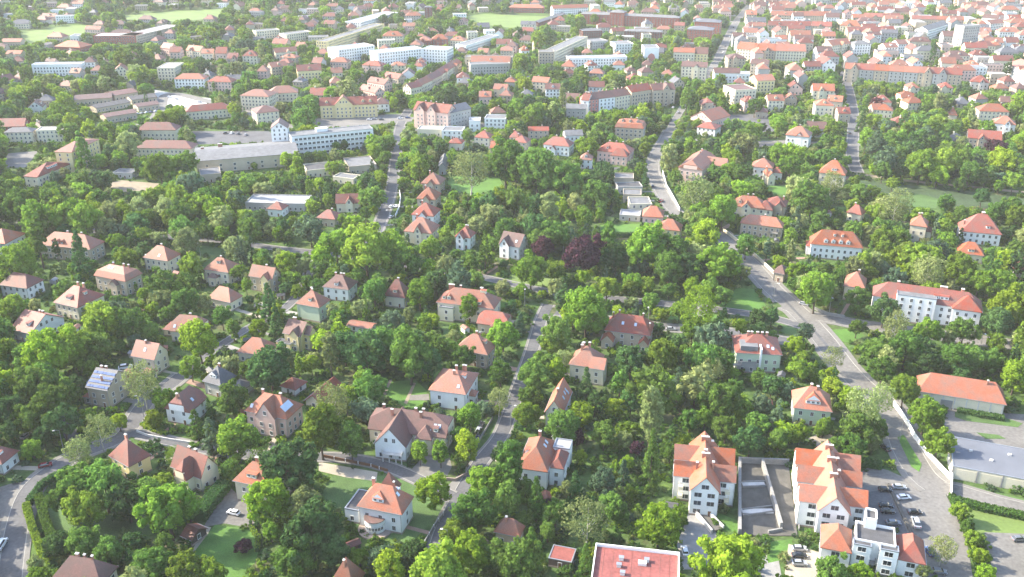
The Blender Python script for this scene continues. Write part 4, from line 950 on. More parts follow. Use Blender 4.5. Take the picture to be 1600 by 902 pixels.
H('hall','orange-roofed barn','with white slab gable',(84,73,125,75),22,5,5.5,'hip','x','brick','orange',cat='barn')
H('school','long pink-roofed works complex','flat, by the meadow',(145,57,212,57),26,9,0,'flat','x','brick','pale',cat='factory')
H('school','eastern arm of the works complex','receding along trees',(212,57,282,40),22,9,0,'flat','x','tan','pale',cat='factory')
H('apartment_house','peach hip-roofed corner house','brightly lit',(419,147,466,145),15,10,5,'hip','x','cream','salmon',cat='tenement')
H('apartment_house','large peach villa block','with stacked white balconies',(374,150,420,152),20,12,4,'hip','x','cream','salmon',cat='tenement')
H('apartment_house','brown-roofed corner block','above the white school gable',(400,178,437,174),18,9,4,'hip','x','cream','brown',cat='tenement')
H('apartment_house','peach-roofed white house','hip roof, by the poplars',(271,124,320,124),14,9,4,'hip','x','white','orange',cat='house')
H('apartment_house','pink hip house with two chimneys','beside the parking street',(323,128,362,129),13,9,4,'hip','x','pink','red',cat='house',chim=[(-.2,0),(.3,0)])
# long low workshops in the north-west
for i,(a,b_,c_,d_,dp,ev,rf) in enumerate([(115,157,175,153,22,5,'brown'),(150,170,205,160,16,4,'tar'),(178,150,216,144,20,5,'brown'),(205,157,246,152,18,4,'tar'),(165,184,215,176,14,5,'brown'),(215,168,250,163,14,4,'brown')]):
    H('workshop',None,None,(a,b_,c_,d_),dp,ev,1.8,'gable','x','tan',rf,cat='workshop',group='low workshops in the north-west')
# smaller explicit houses and tenements: x1,y1,x2,y2,depth,eaves,roof h,type,wall,roof
FAR = """464 112 503 110 13 11 5 g yellow red;430 83 465 80 12 8 4 g cream salmon;424 106 450 103 12 9 4 g tan salmon;400 112 418 112 12 9 5 h pink salmon;437 90 462 91 12 7 3 h tan orange;
514 97 543 98 12 7 4 h pink orange;565 102 595 104 13 8 4 h pink red;610 103 633 103 11 6 3 h cream orange;560 140 586 146 11 7 4 g pink red;573 128 600 133 11 7 4 g pink red;598 120 622 124 11 7 4 g tan red;
642 139 660 135 11 8 4 g cream red;658 134 676 126 11 8 4 g cream orange;674 126 692 117 11 8 4 g tan red;690 117 708 106 11 8 4 g cream red;706 107 722 98 11 8 4 g tan orange;
597 57 630 57 15 9 5 h cream orange;652 64 674 64 14 8 4 h brick orange;674 62 700 62 14 9 5 h brick orange;702 63 725 64 14 7 4 h cream orange;
735 97 797 98 14 11 5 g cream orange;
250 75 266 77 12 8 5 g pink red;264 82 282 82 12 7 5 g pink red;290 79 312 81 12 7 5 g cream orange;314 84 333 84 12 7 4 g cream orange;336 84 354 84 12 8 6 g pink red;354 92 371 92 12 7 5 g tan red;378 88 402 88 13 9 5 h cream red;
1 66 32 66 14 5 3 g tan salmon;8 85 32 85 14 5 3 g cream orange;
800 222 823 224 11 6 4 h tan red;825 205 858 205 11 6 2 g tan red;883 213 912 212 11 7 3 g white grey;
960 279 990 280 11 5 0 f tan grey;966 294 1004 293 10 4 0 f grey tar;974 305 1002 306 11 5 0 f tan grey;985 320 1018 320 13 6 0 f cream grey;968 337 1000 339 10 3 0 f grey pale;
1052 82 1086 83 13 11 4 g cream orange;1083 84 1106 85 12 10 6 g yellow brown;1064 104 1105 106 14 12 4 g cream brown;
1149 142 1182 140 22 13 0 f cream brown;1183 127 1212 126 18 13 4 g yellow salmon;1138 92 1166 92 18 12 4 h tan brown;1136 116 1172 117 14 7 0 f white pale;
1172 100 1200 102 14 12 4 g tan brown;1150 76 1180 79 20 12 6 g cream orange;1180 79 1212 80 20 12 6 g tan orange;1212 80 1260 81 22 12 6 g cream orange;
1205 24 1250 25 14 12 5 g tan orange;1250 25 1300 25 14 12 5 g tan orange;1200 40 1235 41 13 12 5 g tan brick;1235 41 1268 41 13 12 5 g grey red;1268 41 1300 42 13 12 5 g tan red;
1312 40 1346 42 16 10 6 h cream orange;1325 50 1362 50 13 11 5 g tan red;1362 50 1400 49 13 11 5 g tan red;1350 26 1380 27 13 11 4 g tan red;1380 27 1408 27 13 11 4 g cream red;
1425 30 1465 31 13 11 4 g tan red;1465 31 1507 32 13 11 4 g tan orange;1277 82 1302 82 16 12 5 g white brown;1300 72 1330 68 14 12 5 g cream orange;1335 70 1362 69 14 12 3 h white grey;
1356 56 1378 55 12 12 3 g white brown;1384 75 1404 74 14 12 4 g white salmon;1404 70 1420 69 14 12 4 g white salmon;1450 48 1483 38 16 13 4 g white grey;1480 54 1502 54 14 12 3 h white grey;
1507 42 1532 40 13 28 0 f grey grey;1534 28 1560 30 14 13 4 g white brown;1530 50 1550 50 12 12 4 g white salmon;1548 38 1570 36 14 12 4 g white salmon;
1572 100 1612 116 26 15 5 g white salmon;
1270 142 1305 143 14 9 5 g cream orange;1274 165 1304 166 14 11 4 h cream orange;1292 158 1316 160 12 8 4 g tan orange;
1200 158 1226 158 13 9 4 g cream orange;1366 160 1394 161 13 8 5 h cream red;1368 172 1396 174 13 6 4 h cream orange;1419 162 1446 161 13 6 4 h cream orange;1482 180 1496 181 11 5 5 h cream orange;
1530 174 1578 176 14 9 5 h cream orange;1552 193 1588 196 14 8 5 h white orange;1508 102 1532 103 13 9 4 h cream orange;1516 128 1546 130 14 8 5 h grey red;1468 137 1490 138 13 6 4 h cream red;1420 138 1438 138 13 6 4 h cream salmon;
1512 216 1566 220 14 7 5 g tan red;1364 172 1380 172 12 6 4 g tan orange;
1195 320 1228 324 12 6 4 h tan red;1197 275 1204 275 9 6 4 h cream orange;
1310 178 1330 178 12 7 4 g tan red;1180 175 1200 176 11 5 3 h tan salmon;
740 215 765 217 11 6 4 h cream red;795 215 812 216 10 6 4 h cream red;765 232 790 233 10 6 4 g pink orange;700 224 722 225 10 5 3 h cream red;905 250 925 251 10 6 4 h white salmon;
830 128 856 130 12 9 4 g cream salmon;770 140 792 141 12 8 4 g cream salmon;748 152 768 152 11 8 4 g pink orange;852 140 876 140 12 9 4 g white brown;
690 205 722 206 13 6 0 f white grey;652 203 690 204 12 5 0 f cream pale;733 190 750 190 12 8 0 f white pale;757 186 790 187 13 9 0 f white grey"""
for q in FAR.replace('\n','').split(';'):
    t = q.split()
    if len(t) < 10: continue
    x1,y1,x2,y2,dp,ev,rh = map(float,t[:7])
    ty = {'g':'gable','h':'hip','f':'flat'}[t[7]]
    tall = ev >= 10
    kd = 'apartment_house' if tall else 'house'
    rs = random.random()
    if not (x2<1208 and x1>1195):
        pass
    H(kd,None,None,(x1,y1,x2,y2),dp,ev,rh,ty,'x',t[8],t[9],cat='tenement' if tall else 'house',group='houses of the distant streets',o=.35,
      chim=[(random.uniform(-.6,.6),.1)] if rs<.8 and ty!='flat' else (), dorm=[('f',0,.3,'g',2)] if ty!='flat' and .3<rs<.6 and x2-x1>18 else (),
      wings=[(random.choice([-1,1])*2,-dp/2+1,5,5,ev-.3,rh*.7,'gable','y')] if ty!='flat' and rs>.62 else ())
# long orange-roofed terrace of eight tenements
for i in range(8):
    xa, xb = 1320+23*i, 1343+23*i; ya, yb = 108+1.25*i, 109.25+1.25*i
    H('apartment_house',['westernmost tenement of orange terrace','second tenement of orange terrace','third tenement of orange terrace','fourth tenement of orange terrace','fifth tenement of orange terrace','sixth tenement of orange terrace','seventh tenement of orange terrace','easternmost tenement of orange terrace'][i],
      'counted from the west' if 0<i<7 else 'at its end',(xa,ya,xb,yb),13,12.5,5,'gable','x',('tan','grey','tan','grey','grey','tan','grey','tan')[i],('orange','red','orange','orange','orange','salmon','red','red')[i],cat='tenement',group='long orange-roofed terrace',o=.25,
      wings=[(2,-3.6,7,7,12.4,5.2,'gable','y')] if i in (0,5,6) else (),chim=[(-.8,0),(.3,0)])
# ------------------------------------------------------------------ remaining houses of the wooded quarters and the far town
def clear_of(c,rad):
    o=occ_near(c.x,c.y,rad); return not ((o==1)|(o==2)|(o==3)).any()
n_in=0; FARSTUFF=[]
tries=0
random.seed(77)
while tries<5200:
    tries+=1
    y=math.sqrt(random.uniform(640**2,1760**2)); half=y*.60+15; x=random.uniform(-half,half)
    px,py=proj(x,y,5)
    if not(-20<px<1620): continue
    town=(px>1120 and py<130)
    mid = py<70 and not town
    north=py<170 and not town
    if not town and random.random()<(.6 if mid else .72 if north else .9): continue
    if px<430 and py<170 and random.random()<.6: continue
    if px>1340 and 140<py<300 and random.random()<.5: continue
    if 700<px<900 and py>220: continue
    w=random.uniform(14,26) if town else random.uniform(10,15) if not mid else random.uniform(11,24); d=random.uniform(10,14)
    rad=math.hypot(w,d)/2*(.78 if town else 1.15)
    if not clear_of(Vector((x,y,0)),rad): continue
    ev=random.uniform(11,14) if town else random.choice([5.5,6.5,6.5,9.0]) ; typ=random.choice(['gable','gable','hip']) if town else random.choice(['hip','gable','hip','half'])
    if (town and random.random()<.18) or (mid and random.random()<.3): typ='flat'
    ang={True:R(-4),False:R(random.choice([-8,6,12,-14]))}[town]+random.uniform(-.06,.06)
    if random.random()<.35: ang+=math.pi/2
    wl=random.choice(['cream','white','tan','grey','pink','tan','grey'] if town else ['cream','tan','pink','white','tan','grey']); rf=random.choice(['orange','red','brick','salmon','salmon','brown','brown','brick','slate']) if typ!='flat' else random.choice(['grey','pale','tar'])
    rh=d*.38
    hw=w/2; dx,dy=math.cos(ang)*hw,math.sin(ang)*hw
    if math.sin(ang)>.5: pass
    # build through the survey form: its front eave in photo pixels
    n=Vector((-math.sin(ang),math.cos(ang)))
    ax,ay=x-dx-n.x*d/2,y-dy-n.y*d/2; bx,by=x+dx-n.x*d/2,y+dy-n.y*d/2
    if n_in<95 and not (py<26):
        a=proj(ax,ay,ev); b_=proj(bx,by,ev)
        H('house' if not town else 'apartment_house',None,None,(*a,*b_),d,ev,rh if typ!='flat' else 0,typ,'x',wl,rf,cat='house' if not town else 'tenement',group='houses of the distant streets',o=.35,guard=.6,
          chim=[(random.uniform(-.6,.6),.1)] if typ!='flat' else (),dorm=[('f',random.uniform(-.3,.3),.3,'g',2)] if typ in('gable','hip') and random.random()<.4 else ())
        n_in+=1
    else:
        FARSTUFF.append((x,y,ang,w,d,ev,rh,typ,wl,rf))
        mark_poly([Vector((ax,ay)),Vector((bx,by)),Vector((bx+n.x*d,by+n.y*d)),Vector((ax+n.x*d,ay+n.y*d))],2)
        protect(*[v for v in (proj(x,y,ev)[0]-6,proj(x,y,ev)[1]-5,proj(x,y,ev)[0]+6,proj(x,y,ev)[1]+4)],y-d)
print('buildings',len(BUILDINGS),'far',len(FARSTUFF))
def far_town():
    wk=list(WALL); rk=list(ROOF); mats=[WALL[k] for k in wk]+[ROOF[k] for k in rk]+[M_glass]
    b=MB()
    for (x,y,ang,w,d,ev,rh,typ,wl,rf) in FARSTUFF:
        s0=len(b.v); mi=wk.index(wl); ri=len(wk)+rk.index(rf)
        b.box(-w/2+.4,w/2-.4,-d/2+.4,d/2-.4,0,ev+(.1 if typ!='flat' else .8),mi)
        if typ=='flat': b.box(-w/2+.7,w/2-.7,-d/2+.7,d/2-.7,ev+.8,ev+.85,ri)
        else:
            t='hip' if typ=='half' else typ
            r=roof_mesh(t,w,d,ev,rh,min(d/2,w/2)); b.add(r.v,r.f,ri)
            if t=='gable':
                for s in (-1,1):
                    X=s*(w/2-.45); b.add([(X,-d/2+.5,ev),(X,d/2-.5,ev),(X,0,ev+rh-.1)],[(0,1,2) if s>0 else (2,1,0)],mi)
            b.box(-w*.2-.5,-w*.2+.5,-.4,.4,ev+rh-.8,ev+rh+1.4,wk.index('cream'))
        for f in range(max(1,int(ev/3))):
            k=max(2,int(w/3.2))
            for i in range(k):
                X=((i+.5)/k-.5)*w*.92; b.box(X-.55,X+.55,-d/2+.33,-d/2+.45,1.2+3*f,2.6+3*f,len(mats)-1)
        b.xf(Matrix.Translation((x,y,0))@Matrix.Rotation(ang,4,'Z'),s0)
    o=b.build('distant_houses',mats); tag(o,'hazy mass of pale and red-roofed town houses along the upper edge','town',kind='stuff')
far_town()
flush_roads()
# ------------------------------------------------------------------ trees
def leafmat(name,base,trans=.30,pale=None):
    m,n,l,b=newmat(name); n.remove(b)
    tc=n.new("ShaderNodeTexCoord"); ns=n.new("ShaderNodeTexNoise"); ns.inputs['Scale'].default_value=.55; ns.inputs['Detail'].default_value=3
    l.new(tc.outputs['Object'],ns.inputs['Vector'])
    geo=n.new("ShaderNodeNewGeometry"); oi=n.new("ShaderNodeObjectInfo")
    s=n.new("ShaderNodeMath"); s.operation='MULTIPLY_ADD'; s.inputs[1].default_value=.5; l.new(geo.outputs['Random Per Island'],s.inputs[0]); 
    s2=n.new("ShaderNodeMath"); s2.operation='MULTIPLY'; s2.inputs[1].default_value=.55; l.new(ns.outputs[0],s2.inputs[0]); l.new(s2.outputs[0],s.inputs[2])
    r=n.new("ShaderNodeValToRGB"); e=r.color_ramp.elements
    lo=[x*.62 for x in base]; hi=[min(.6,x*1.5) for x in (pale or base)]
    e[0].position=.15; e[0].color=c4(lo); e[1].position=.85; e[1].color=c4(hi); l.new(s.outputs[0],r.inputs[0])
    hs=n.new("ShaderNodeHueSaturation"); l.new(r.outputs[0],hs.inputs['Color'])
    mv=n.new("ShaderNodeMapRange"); mv.inputs['To Min'].default_value=.72; mv.inputs['To Max'].default_value=1.32; l.new(oi.outputs['Random'],mv.inputs[0]); l.new(mv.outputs[0],hs.inputs['Value'])
    rr=n.new("ShaderNodeMath"); rr.operation='MULTIPLY'; rr.inputs[1].default_value=7.31; l.new(oi.outputs['Random'],rr.inputs[0])
    fr=n.new("ShaderNodeMath"); fr.operation='FRACT'; l.new(rr.outputs[0],fr.inputs[0])
    mh=n.new("ShaderNodeMapRange"); mh.inputs['To Min'].default_value=.487; mh.inputs['To Max'].default_value=.515; l.new(fr.outputs[0],mh.inputs[0]); l.new(mh.outputs[0],hs.inputs['Hue'])
    d=n.new("ShaderNodeBsdfDiffuse"); t=n.new("ShaderNodeBsdfTranslucent"); mx=n.new("ShaderNodeMixShader"); mx.inputs[0].default_value=trans
    l.new(hs.outputs[0],d.inputs['Color']); l.new(hs.outputs[0],t.inputs['Color']); l.new(d.outputs[0],mx.inputs[1]); l.new(t.outputs[0],mx.inputs[2])
    l.new(mx.outputs[0],n["Material Output"].inputs[0])
    return m
LEAF={'L':leafmat('leaves_lime',(.195,.285,.026),.48),'G':leafmat('leaves_green',(.100,.180,.034),.43),'D':leafmat('leaves_dark',(.060,.118,.036),.36),
      'O':leafmat('leaves_olive',(.195,.235,.085),.40),'B':leafmat('leaves_bluegreen',(.080,.130,.070),.32),'P':leafmat('leaves_copper',(.046,.020,.028),.15),'Y':leafmat('leaves_freshgreen',(.148,.235,.030),.47)}
ICO_V=None
def ico(sub):
    import bmesh
    bm=bmesh.new(); bmesh.ops.create_icosphere(bm,subdivisions=sub,radius=1)
    v=np.array([x.co[:] for x in bm.verts]); f=np.array([[q.index for q in x.verts] for x in bm.faces]); bm.free(); return v,f
ICO1=ico(1); ICO2=ico(2)
def crown_arrays(seed,rad,zc,nclump,nleaf,leaf,form='round',cr=(.22,.37),airy=0.0,core=True):
    """clumps of small leaf sprays spread through an uneven crown; rad=(rx,ry,rz)"""
    g=np.random.default_rng(seed); V=[];F=[];nv=0
    ga=math.pi*(3-5**.5); lob=g.uniform(0,6.28,6)
    centers=[];rads=[]
    for i in range(nclump):
        k=(i+.5)/nclump; zz=1-2*k*.93; rr=math.sqrt(max(0,1-zz*zz)); th=ga*i+g.uniform(-.3,.3)
        lump=1+.17*math.sin(2*th+lob[0])+.13*math.sin(3*th+lob[1]+zz*2)+.08*math.sin(5*zz+lob[2])
        if form=='cone':
            h=g.uniform(0,1)**1.15; prof=(1-h)**.85*.95+.04; t=g.uniform(.55,1.0)
            c=np.array([math.cos(th)*prof*t*rad[0],math.sin(th)*prof*t*rad[1],(h*2-1)*rad[2]]); r=(.17+.22*(1-h))*rad[0]*.9
        else:
            if form=='spire': rr=rr**.7*(1-.25*zz)
            if form=='oval': rr=rr*(1-.12*zz)
            t=g.uniform(.55,.90)*lump
            c=np.array([math.cos(th)*rr*t*rad[0],math.sin(th)*rr*t*rad[1],zz*t*rad[2]]); r=g.uniform(*cr)*min(rad)*(1 if form!='spire' else 1.1)
        centers.append(c);rads.append(r)
    for c,r in zip(centers,rads):
        if core:
            v,f=ICO1; vv=v*(r*.78*g.uniform(.8,1.12,(len(v),1)))*np.array([1,1,.85])+c
            V.append(vv);F.append(('t',f+nv));nv+=len(vv)
        n=int(nleaf*g.uniform(.75,1.25))
        d=g.normal(size=(n,3)); d/=np.linalg.norm(d,axis=1,keepdims=True)
        out=c/np.array(rad); on=np.linalg.norm(out)
        if on>.2: d+= (out/on)*.45
        d/=np.linalg.norm(d,axis=1,keepdims=True)
        p=c+d*(r*g.uniform(.72,1.12+airy,(n,1)))*np.array([1,1,.9])
        nr=d+g.normal(scale=.55,size=(n,3)); nr/=np.linalg.norm(nr,axis=1,keepdims=True)
        a=np.cross(nr,g.normal(size=(n,3))); a/=np.linalg.norm(a,axis=1,keepdims=True); b=np.cross(nr,a)
        s=leaf*g.uniform(.6,1.35,(n,1)); 
        if form=='cone': b=b*.55; 
        q=np.stack([p-a*s-b*s*.7,p+a*s-b*s*.7*.6,p+a*s*.8+b*s*.7,p-a*s*.9+b*s*.8],1).reshape(-1,3)
        V.append(q);F.append(('q',np.arange(n*4).reshape(n,4)+nv));nv+=n*4
    V=np.concatenate(V); V[:,2]+=zc
    tr=[f for k,f in F if k=='t']; qu=[f for k,f in F if k=='q']
    return V,(np.concatenate(tr) if tr else np.zeros((0,3),int)),np.concatenate(qu)
def np_mesh(name,V,T,Q,mats):
    me=bpy.data.meshes.new(name); nt,nq=len(T),len(Q)
    me.vertices.add(len(V)); me.vertices.foreach_set('co',V.astype(np.float32).ravel())
    me.loops.add(nt*3+nq*4); me.loops.foreach_set('vertex_index',np.concatenate([T.ravel(),Q.ravel()]).astype(np.int32))
    me.polygons.add(nt+nq); st=np.concatenate([np.arange(nt)*3,nt*3+np.arange(nq)*4]).astype(np.int32); me.polygons.foreach_set('loop_start',st)
    me.polygons.foreach_set('use_smooth',np.zeros(nt+nq,bool))
    me.update(calc_edges=True)
    for m in mats: me.materials.append(m)
    return me
def trunk_mesh(seed,h,r,limbs=6,spread=3.0,mat=None,top=None):
    g=random.Random(seed); b=MB(); p=Vector((0,0,-.1)); k=5
    pts=[p]
    for i in range(k): p=p+Vector((g.uniform(-.12,.12),g.uniform(-.12,.12),h/k)); pts.append(p)
    for i in range(k): b.cyl(pts[i],pts[i+1],r*(1-.13*i),r*(1-.13*(i+1)),7,0,False)
    for i in range(limbs):
        a=2*math.pi*i/limbs+g.uniform(-.3,.3); s=pts[g.choice([2,3,4])]; e=s+Vector((math.cos(a)*spread*g.uniform(.5,.9),math.sin(a)*spread*g.uniform(.5,.9),g.uniform(.25,.5)*h))
        m=(s+e)/2+Vector((0,0,-.3)); b.cyl(s,m,r*.42,r*.28,5,0,False); b.cyl(m,e,r*.28,r*.1,5,0,False)
    b.cyl(pts[-1],pts[-1]+Vector((0,0,h*.5)),r*.35,r*.08,5,0,False)
    return b.mesh('trunk',[mat or M_bark],True)
# kind: (object name, crown meshes, trunk meshes, nominal radius, nominal height)
KIND={}
def defkind(key,name,n,rad,zc,ncl,nl,leaf,form='round',cr=(.22,.37),airy=0.,tr=(6,.32,6,3),bark=None,nomH=12,core=True):
    cm=[];tm=[]
    for i in range(n):
        g=random.Random(key+str(i)); f=lambda q:q*g.uniform(.9,1.12)
        V,T,Q=crown_arrays(hash_s(key)+i*17,(f(rad[0]),f(rad[1]),f(rad[2])),zc,int(ncl*(.72,1,.85,1.1)[i%4]),nl,leaf,form,cr,airy,core)
        cm.append(np_mesh('crown',V,T,Q,[LEAF['G']])); tm.append(trunk_mesh(hash_s(key)+i,*tr,mat=bark or M_bark))
    KIND[key]=(name,cm,tm,rad[0],nomH)
def hash_s(s): return sum(ord(c)*(i+3) for i,c in enumerate(s))*7
defkind('b','broadleaf_tree',7,(5,5,4.7),7.4,44,70,.28,nomH=12.2)
defkind('t','tall_tree',4,(3.5,3.5,5.3),7.9,42,60,.25,'oval',(.30,.44),tr=(7,.26,5,2),nomH=13.4)
defkind('p','poplar_tree',3,(2.0,2.0,7.2),9.0,46,46,.24,'spire',(.36,.5),tr=(8,.24,3,1),nomH=16.4)
defkind('w','birch_tree',4,(4.2,4.2,5.6),8.2,40,58,.20,'oval',(.22,.36),.35,tr=(8,.22,7,3),bark=M_birchbark,nomH=14,core=False)
defkind('c','conifer_tree',4,(2.9,2.9,6.3),7.0,90,34,.22,'cone',tr=(9,.22,0,1),nomH=13.4)
defkind('s','garden_shrub',4,(1.6,1.6,1.3),1.25,12,46,.14,'round',(.38,.55),tr=(1.2,.08,4,.8),nomH=2.6)
# ------------------------------------------------------------------ cars, lamps, fences, hedges
CARPAINT={'white':surf('paint_white',(.75,.75,.76),rough=.25,spec=.6,var=.02),'black':surf('paint_black',(.015,.016,.02),rough=.2,spec=.7,var=.05),'blue':surf('paint_blue',(.03,.06,.16),rough=.2,spec=.7,var=.05),
 'grey':surf('paint_grey',(.20,.21,.23),rough=.3,metallic=.4,var=.05),'red':surf('paint_red',(.20,.025,.03),rough=.25,spec=.7,var=.05),'silver':surf('paint_silver',(.45,.46,.48),rough=.3,metallic=.4,var=.04)}
M_tyre=surf('tyre_rubber',(.02,.02,.02)); M_rim=surf('rim_alloy',(.4,.4,.42),rough=.3,metallic=.8); M_hl=surf('headlight_glass',(.7,.72,.75),rough=.1); M_tl=surf('taillight_red',(.35,.02,.02),rough=.2)
def car_meshes():
    L=4.3; prof=[(-2.15,.35),(-2.15,.78),(-1.95,.92),(-1.2,.98),(1.1,.98),(1.85,.85),(2.12,.68),(2.15,.35)]
    def loft(pr,hw,ins=0.0,mi=0,top=None):
        b=MB(); n=len(pr)
        rows=[(-hw,0),(-hw*.97,0),(hw*.97,0),(hw,0)]
        vs=[];
        for x,z in pr: vs+= [(x,-hw,z*.98 if z>.5 else z),(x,-hw*.86,z+.0),(x,hw*.86,z+.0),(x,hw,z*.98 if z>.5 else z)]
        fs=[]
        for i in range(n-1):
            for j in range(3): fs.append((4*i+j,4*i+j+1,4*(i+1)+j+1,4*(i+1)+j))
        fs.append(tuple(4*i for i in range(n))); fs.append(tuple(4*i+3 for i in reversed(range(n)))); fs.append((0,4*(n-1),4*(n-1)+1,1)); fs.append((1,4*(n-1)+1,4*(n-1)+2,2)); fs.append((2,4*(n-1)+2,4*(n-1)+3,3))
        b.add(vs,fs,mi); return b
    body_=loft(prof,.88); g=MB()
    lo=[(-1.75,.95),(1.15,.95)]; hi=[(-1.35,1.42),(.35,1.44)]
    v=[(-1.8,-.8,.95),(1.2,-.8,.95),(1.2,.8,.95),(-1.8,.8,.95),(-1.35,-.62,1.41),(.4,-.62,1.43),(.4,.62,1.43),(-1.35,.62,1.41)]
    g.add(v,[(0,1,5,4),(1,2,6,5),(2,3,7,6),(3,0,4,7),(4,5,6,7)])
    r=MB(); r.add([(-1.38,-.64,1.42),(.43,-.64,1.44),(.43,.64,1.44),(-1.38,.64,1.42),(-1.2,-.5,1.49),(.25,-.5,1.5),(.25,.5,1.5),(-1.2,.5,1.49)],[(0,3,2,1),(4,5,6,7),(0,1,5,4),(1,2,6,5),(2,3,7,6),(3,0,4,7)])
    w=MB(); w.cyl((0,-.1,0),(0,.1,0),.32,.32,12,0); w.cyl((0,-.112,0),(0,.112,0),.19,.19,10,1)
    h=MB(); h.box(-.04,.04,-.16,.16,-.08,.08)
    return {'body':body_.mesh('body',[CARPAINT['white']]),'glasshouse':g.mesh('glasshouse',[M_glass]),'car_roof':r.mesh('car_roof',[CARPAINT['white']]),'wheel':w.mesh('wheel',[M_tyre,M_rim]),'headlight':h.mesh('headlight',[M_hl]),'taillight':h.mesh('taillight',[M_tl])}
CM=car_meshes(); CARS=[]
def car(px,py,deg,colr,van=False,label=None):
    p=P(px,py,.6); root=empty('parked_car' if not van else 'parked_van',(p.x,p.y,.10),R(deg),label,'car' if not van else 'van')
    if van: root.scale=(1.25,1.15,1.5)
    for nm in ('body','glasshouse','car_roof'):
        o=place(nm,CM[nm],root)
        if nm!='glasshouse': o.material_slots[0].link='OBJECT'; o.material_slots[0].material=CARPAINT[colr]
    for x in (-1.32,1.35):
        for y in (-.8,.8): place('wheel',CM['wheel'],root,(x,y,.32))
    for y in (-.62,.62): place('headlight',CM['headlight'],root,(2.13,y,.66)); place('taillight',CM['taillight'],root,(-2.14,y,.74))
    mark_poly([Vector((p.x+a,p.y+b_)) for a,b_ in ((-2,-2),(2,-2),(2,2),(-2,2))],3)
    protect(px-9,py-6,px+9,py+5,p.y-1.5)
    CARS.append(dict(o=root,px=px,py=py,X=p.x,Y=p.y,col=colr,lab=label,van=van)); return root
car(365,801,160,'white',label='white car alone on the gravel drive beside the lawn')
car(71,727,25,'red',label='dark red car parked at the kerb by the road fork')
car(2,852,95,'white',True,label='white van at the west edge of the plaza')
car(1383,765,-8,'black',label='black car at the top row of the car park'); car(1405,761,-5,'silver',label='silver car beside the black one by the car park entrance')
car(1412,777,5,'white',label='bright white car standing alone past the dividing strip'); car(1384,790,-5,'black',label='black car above a matching dark one in the middle of the car park')
car(1387,799,-5,'black',label='black car below a matching dark one in the middle of the car park'); car(1429,800,-3,'black',label='dark car between the white car and the pale van'); car(1396,817,-4,'grey',label='grey car in the lowest row of the car park')
car(1431,818,80,'silver',True,label='pale silver van in the sunny half of the car park'); car(1451,862,100,'blue',label='blue car under the pale birch by the car park'); car(1467,893,-10,'grey',label='grey car at the car park edge below the pale birch')
car(1383,700,110,'black',label='dark car on the wide street by the green verge')
for y,c,l in ((857,'silver','silver car, uppermost of three in the lower gravel lot'),(868,'black','black car, middle of three in the lower gravel lot'),(880,'silver','silver-grey car, lowest of three in the lower gravel lot')): car(1249,y,-3,c,label=l)
car(1592,842,5,'grey',label='grey car in the empty yard at the east edge'); car(1070,861,90,'white',label='white car on the pale concrete drive')
car(748,672,78,'silver',label='silver car parked in the street bay behind the forecourt trees'); car(752,664,78,'black',label='dark car in front of a silver one in the street bay')
car(747,684,78,'black',label='black car behind a silver one in the street bay')
car(611,323,70,'white',label='white car nearer the kerb on the side street'); car(619,322,75,'white',label='white car farther from the kerb, beside its twin on the side street'); car(611,339,70,'silver',label='silver car downhill of two white cars on the side street')
car(1020,291,80,'black',label='dark car on the bend of the upper street'); car(1033,314,60,'red',label='dark red car at the foot of the upper street')
car(1048,514,-4,'silver',label='silver car on the avenue by the lamp'); car(863,511,60,'white',label='white car at the avenue corner')
car(40,681,75,'silver',label='silver car beneath trees at the west edge'); car(196,575,20,'white',True,label='white van between the solar house and the apricot-gabled house')
car(1327,208,90,'black',label='black car alone on the straight north street'); car(1256,475,-30,'silver',label='silver car at the pavement of the wide street')
for i,(x,y,c) in enumerate([(1140,58,'white'),(1143,50,'silver'),(1146,43,'black'),(1150,36,'white'),(1133,72,'grey'),(1130,82,'white'),(577,187,'white'),(585,186,'silver'),(596,187,'black'),(625,185,'white'),(637,184,'blue'),(215,178,'white'),(222,177,'silver'),(229,176,'white'),(236,175,'blue'),(243,174,'white'),(226,168,'silver'),(352,208,'black'),(362,208,'white'),(372,209,'grey'),(384,211,'silver'),(265,152,'white'),(276,155,'silver'),(288,156,'white'),(300,159,'white'),(312,160,'silver'),(1052,168,'white'),(1060,176,'silver')]):
    car(x,y,(80,80,80,80,80,80,5,5,5,5,5,70,70,70,70,70,70,85,85,85,85,-20,-20,-20,-20,-20,60,60)[i],c)
# street lamps
def lamp_meshes():
    a=MB(); a.cyl((0,0,0),(0,0,8.6),.11,.06,8); a.cyl((0,0,0),(0,0,.8),.16,.14,8)
    b=MB(); b.cyl((0,0,8.5),(0,-1.3,8.9),.05,.04,6)
    c=MB(); c.box(-.28,.28,-2.0,-1.2,8.82,8.98); c.box(-.22,.22,-1.9,-1.3,8.76,8.82,1)
    return a.mesh('post',[M_metal]),b.mesh('arm',[M_metal]),c.mesh('lamp_head',[M_cap,M_frame])
LM=lamp_meshes(); LAMPS=[]
def lamp(px,py,rz=0):
    p=P(px,py,0); r=empty('street_lamp',(p.x,p.y,.13),R(rz),None,'street lamp','street lamps along the roads')
    place('post',LM[0],r); place('arm',LM[1],r); place('lamp_head',LM[2],r)
    x,y=proj(p.x,p.y,4.5); LAMPS.append(dict(o=r,px=x,py=y,X=p.x,Y=p.y)); a,b_=proj(p.x,p.y,8.8); protect(min(a,px)-2,b_-2,max(a,px)+2,py,p.y-.5)
for q in ((225,652,-90),(1012,512,180),(820,478,0),(1295,492,0),(100,706,-60),(700,866,-90),(798,668,90),(314,404,0),(392,412,0),(230,426,180),(880,398,0),(1045,330,90),(610,352,-90),(1208,470,60),(1530,550,0),(1405,690,60)): lamp(*q)
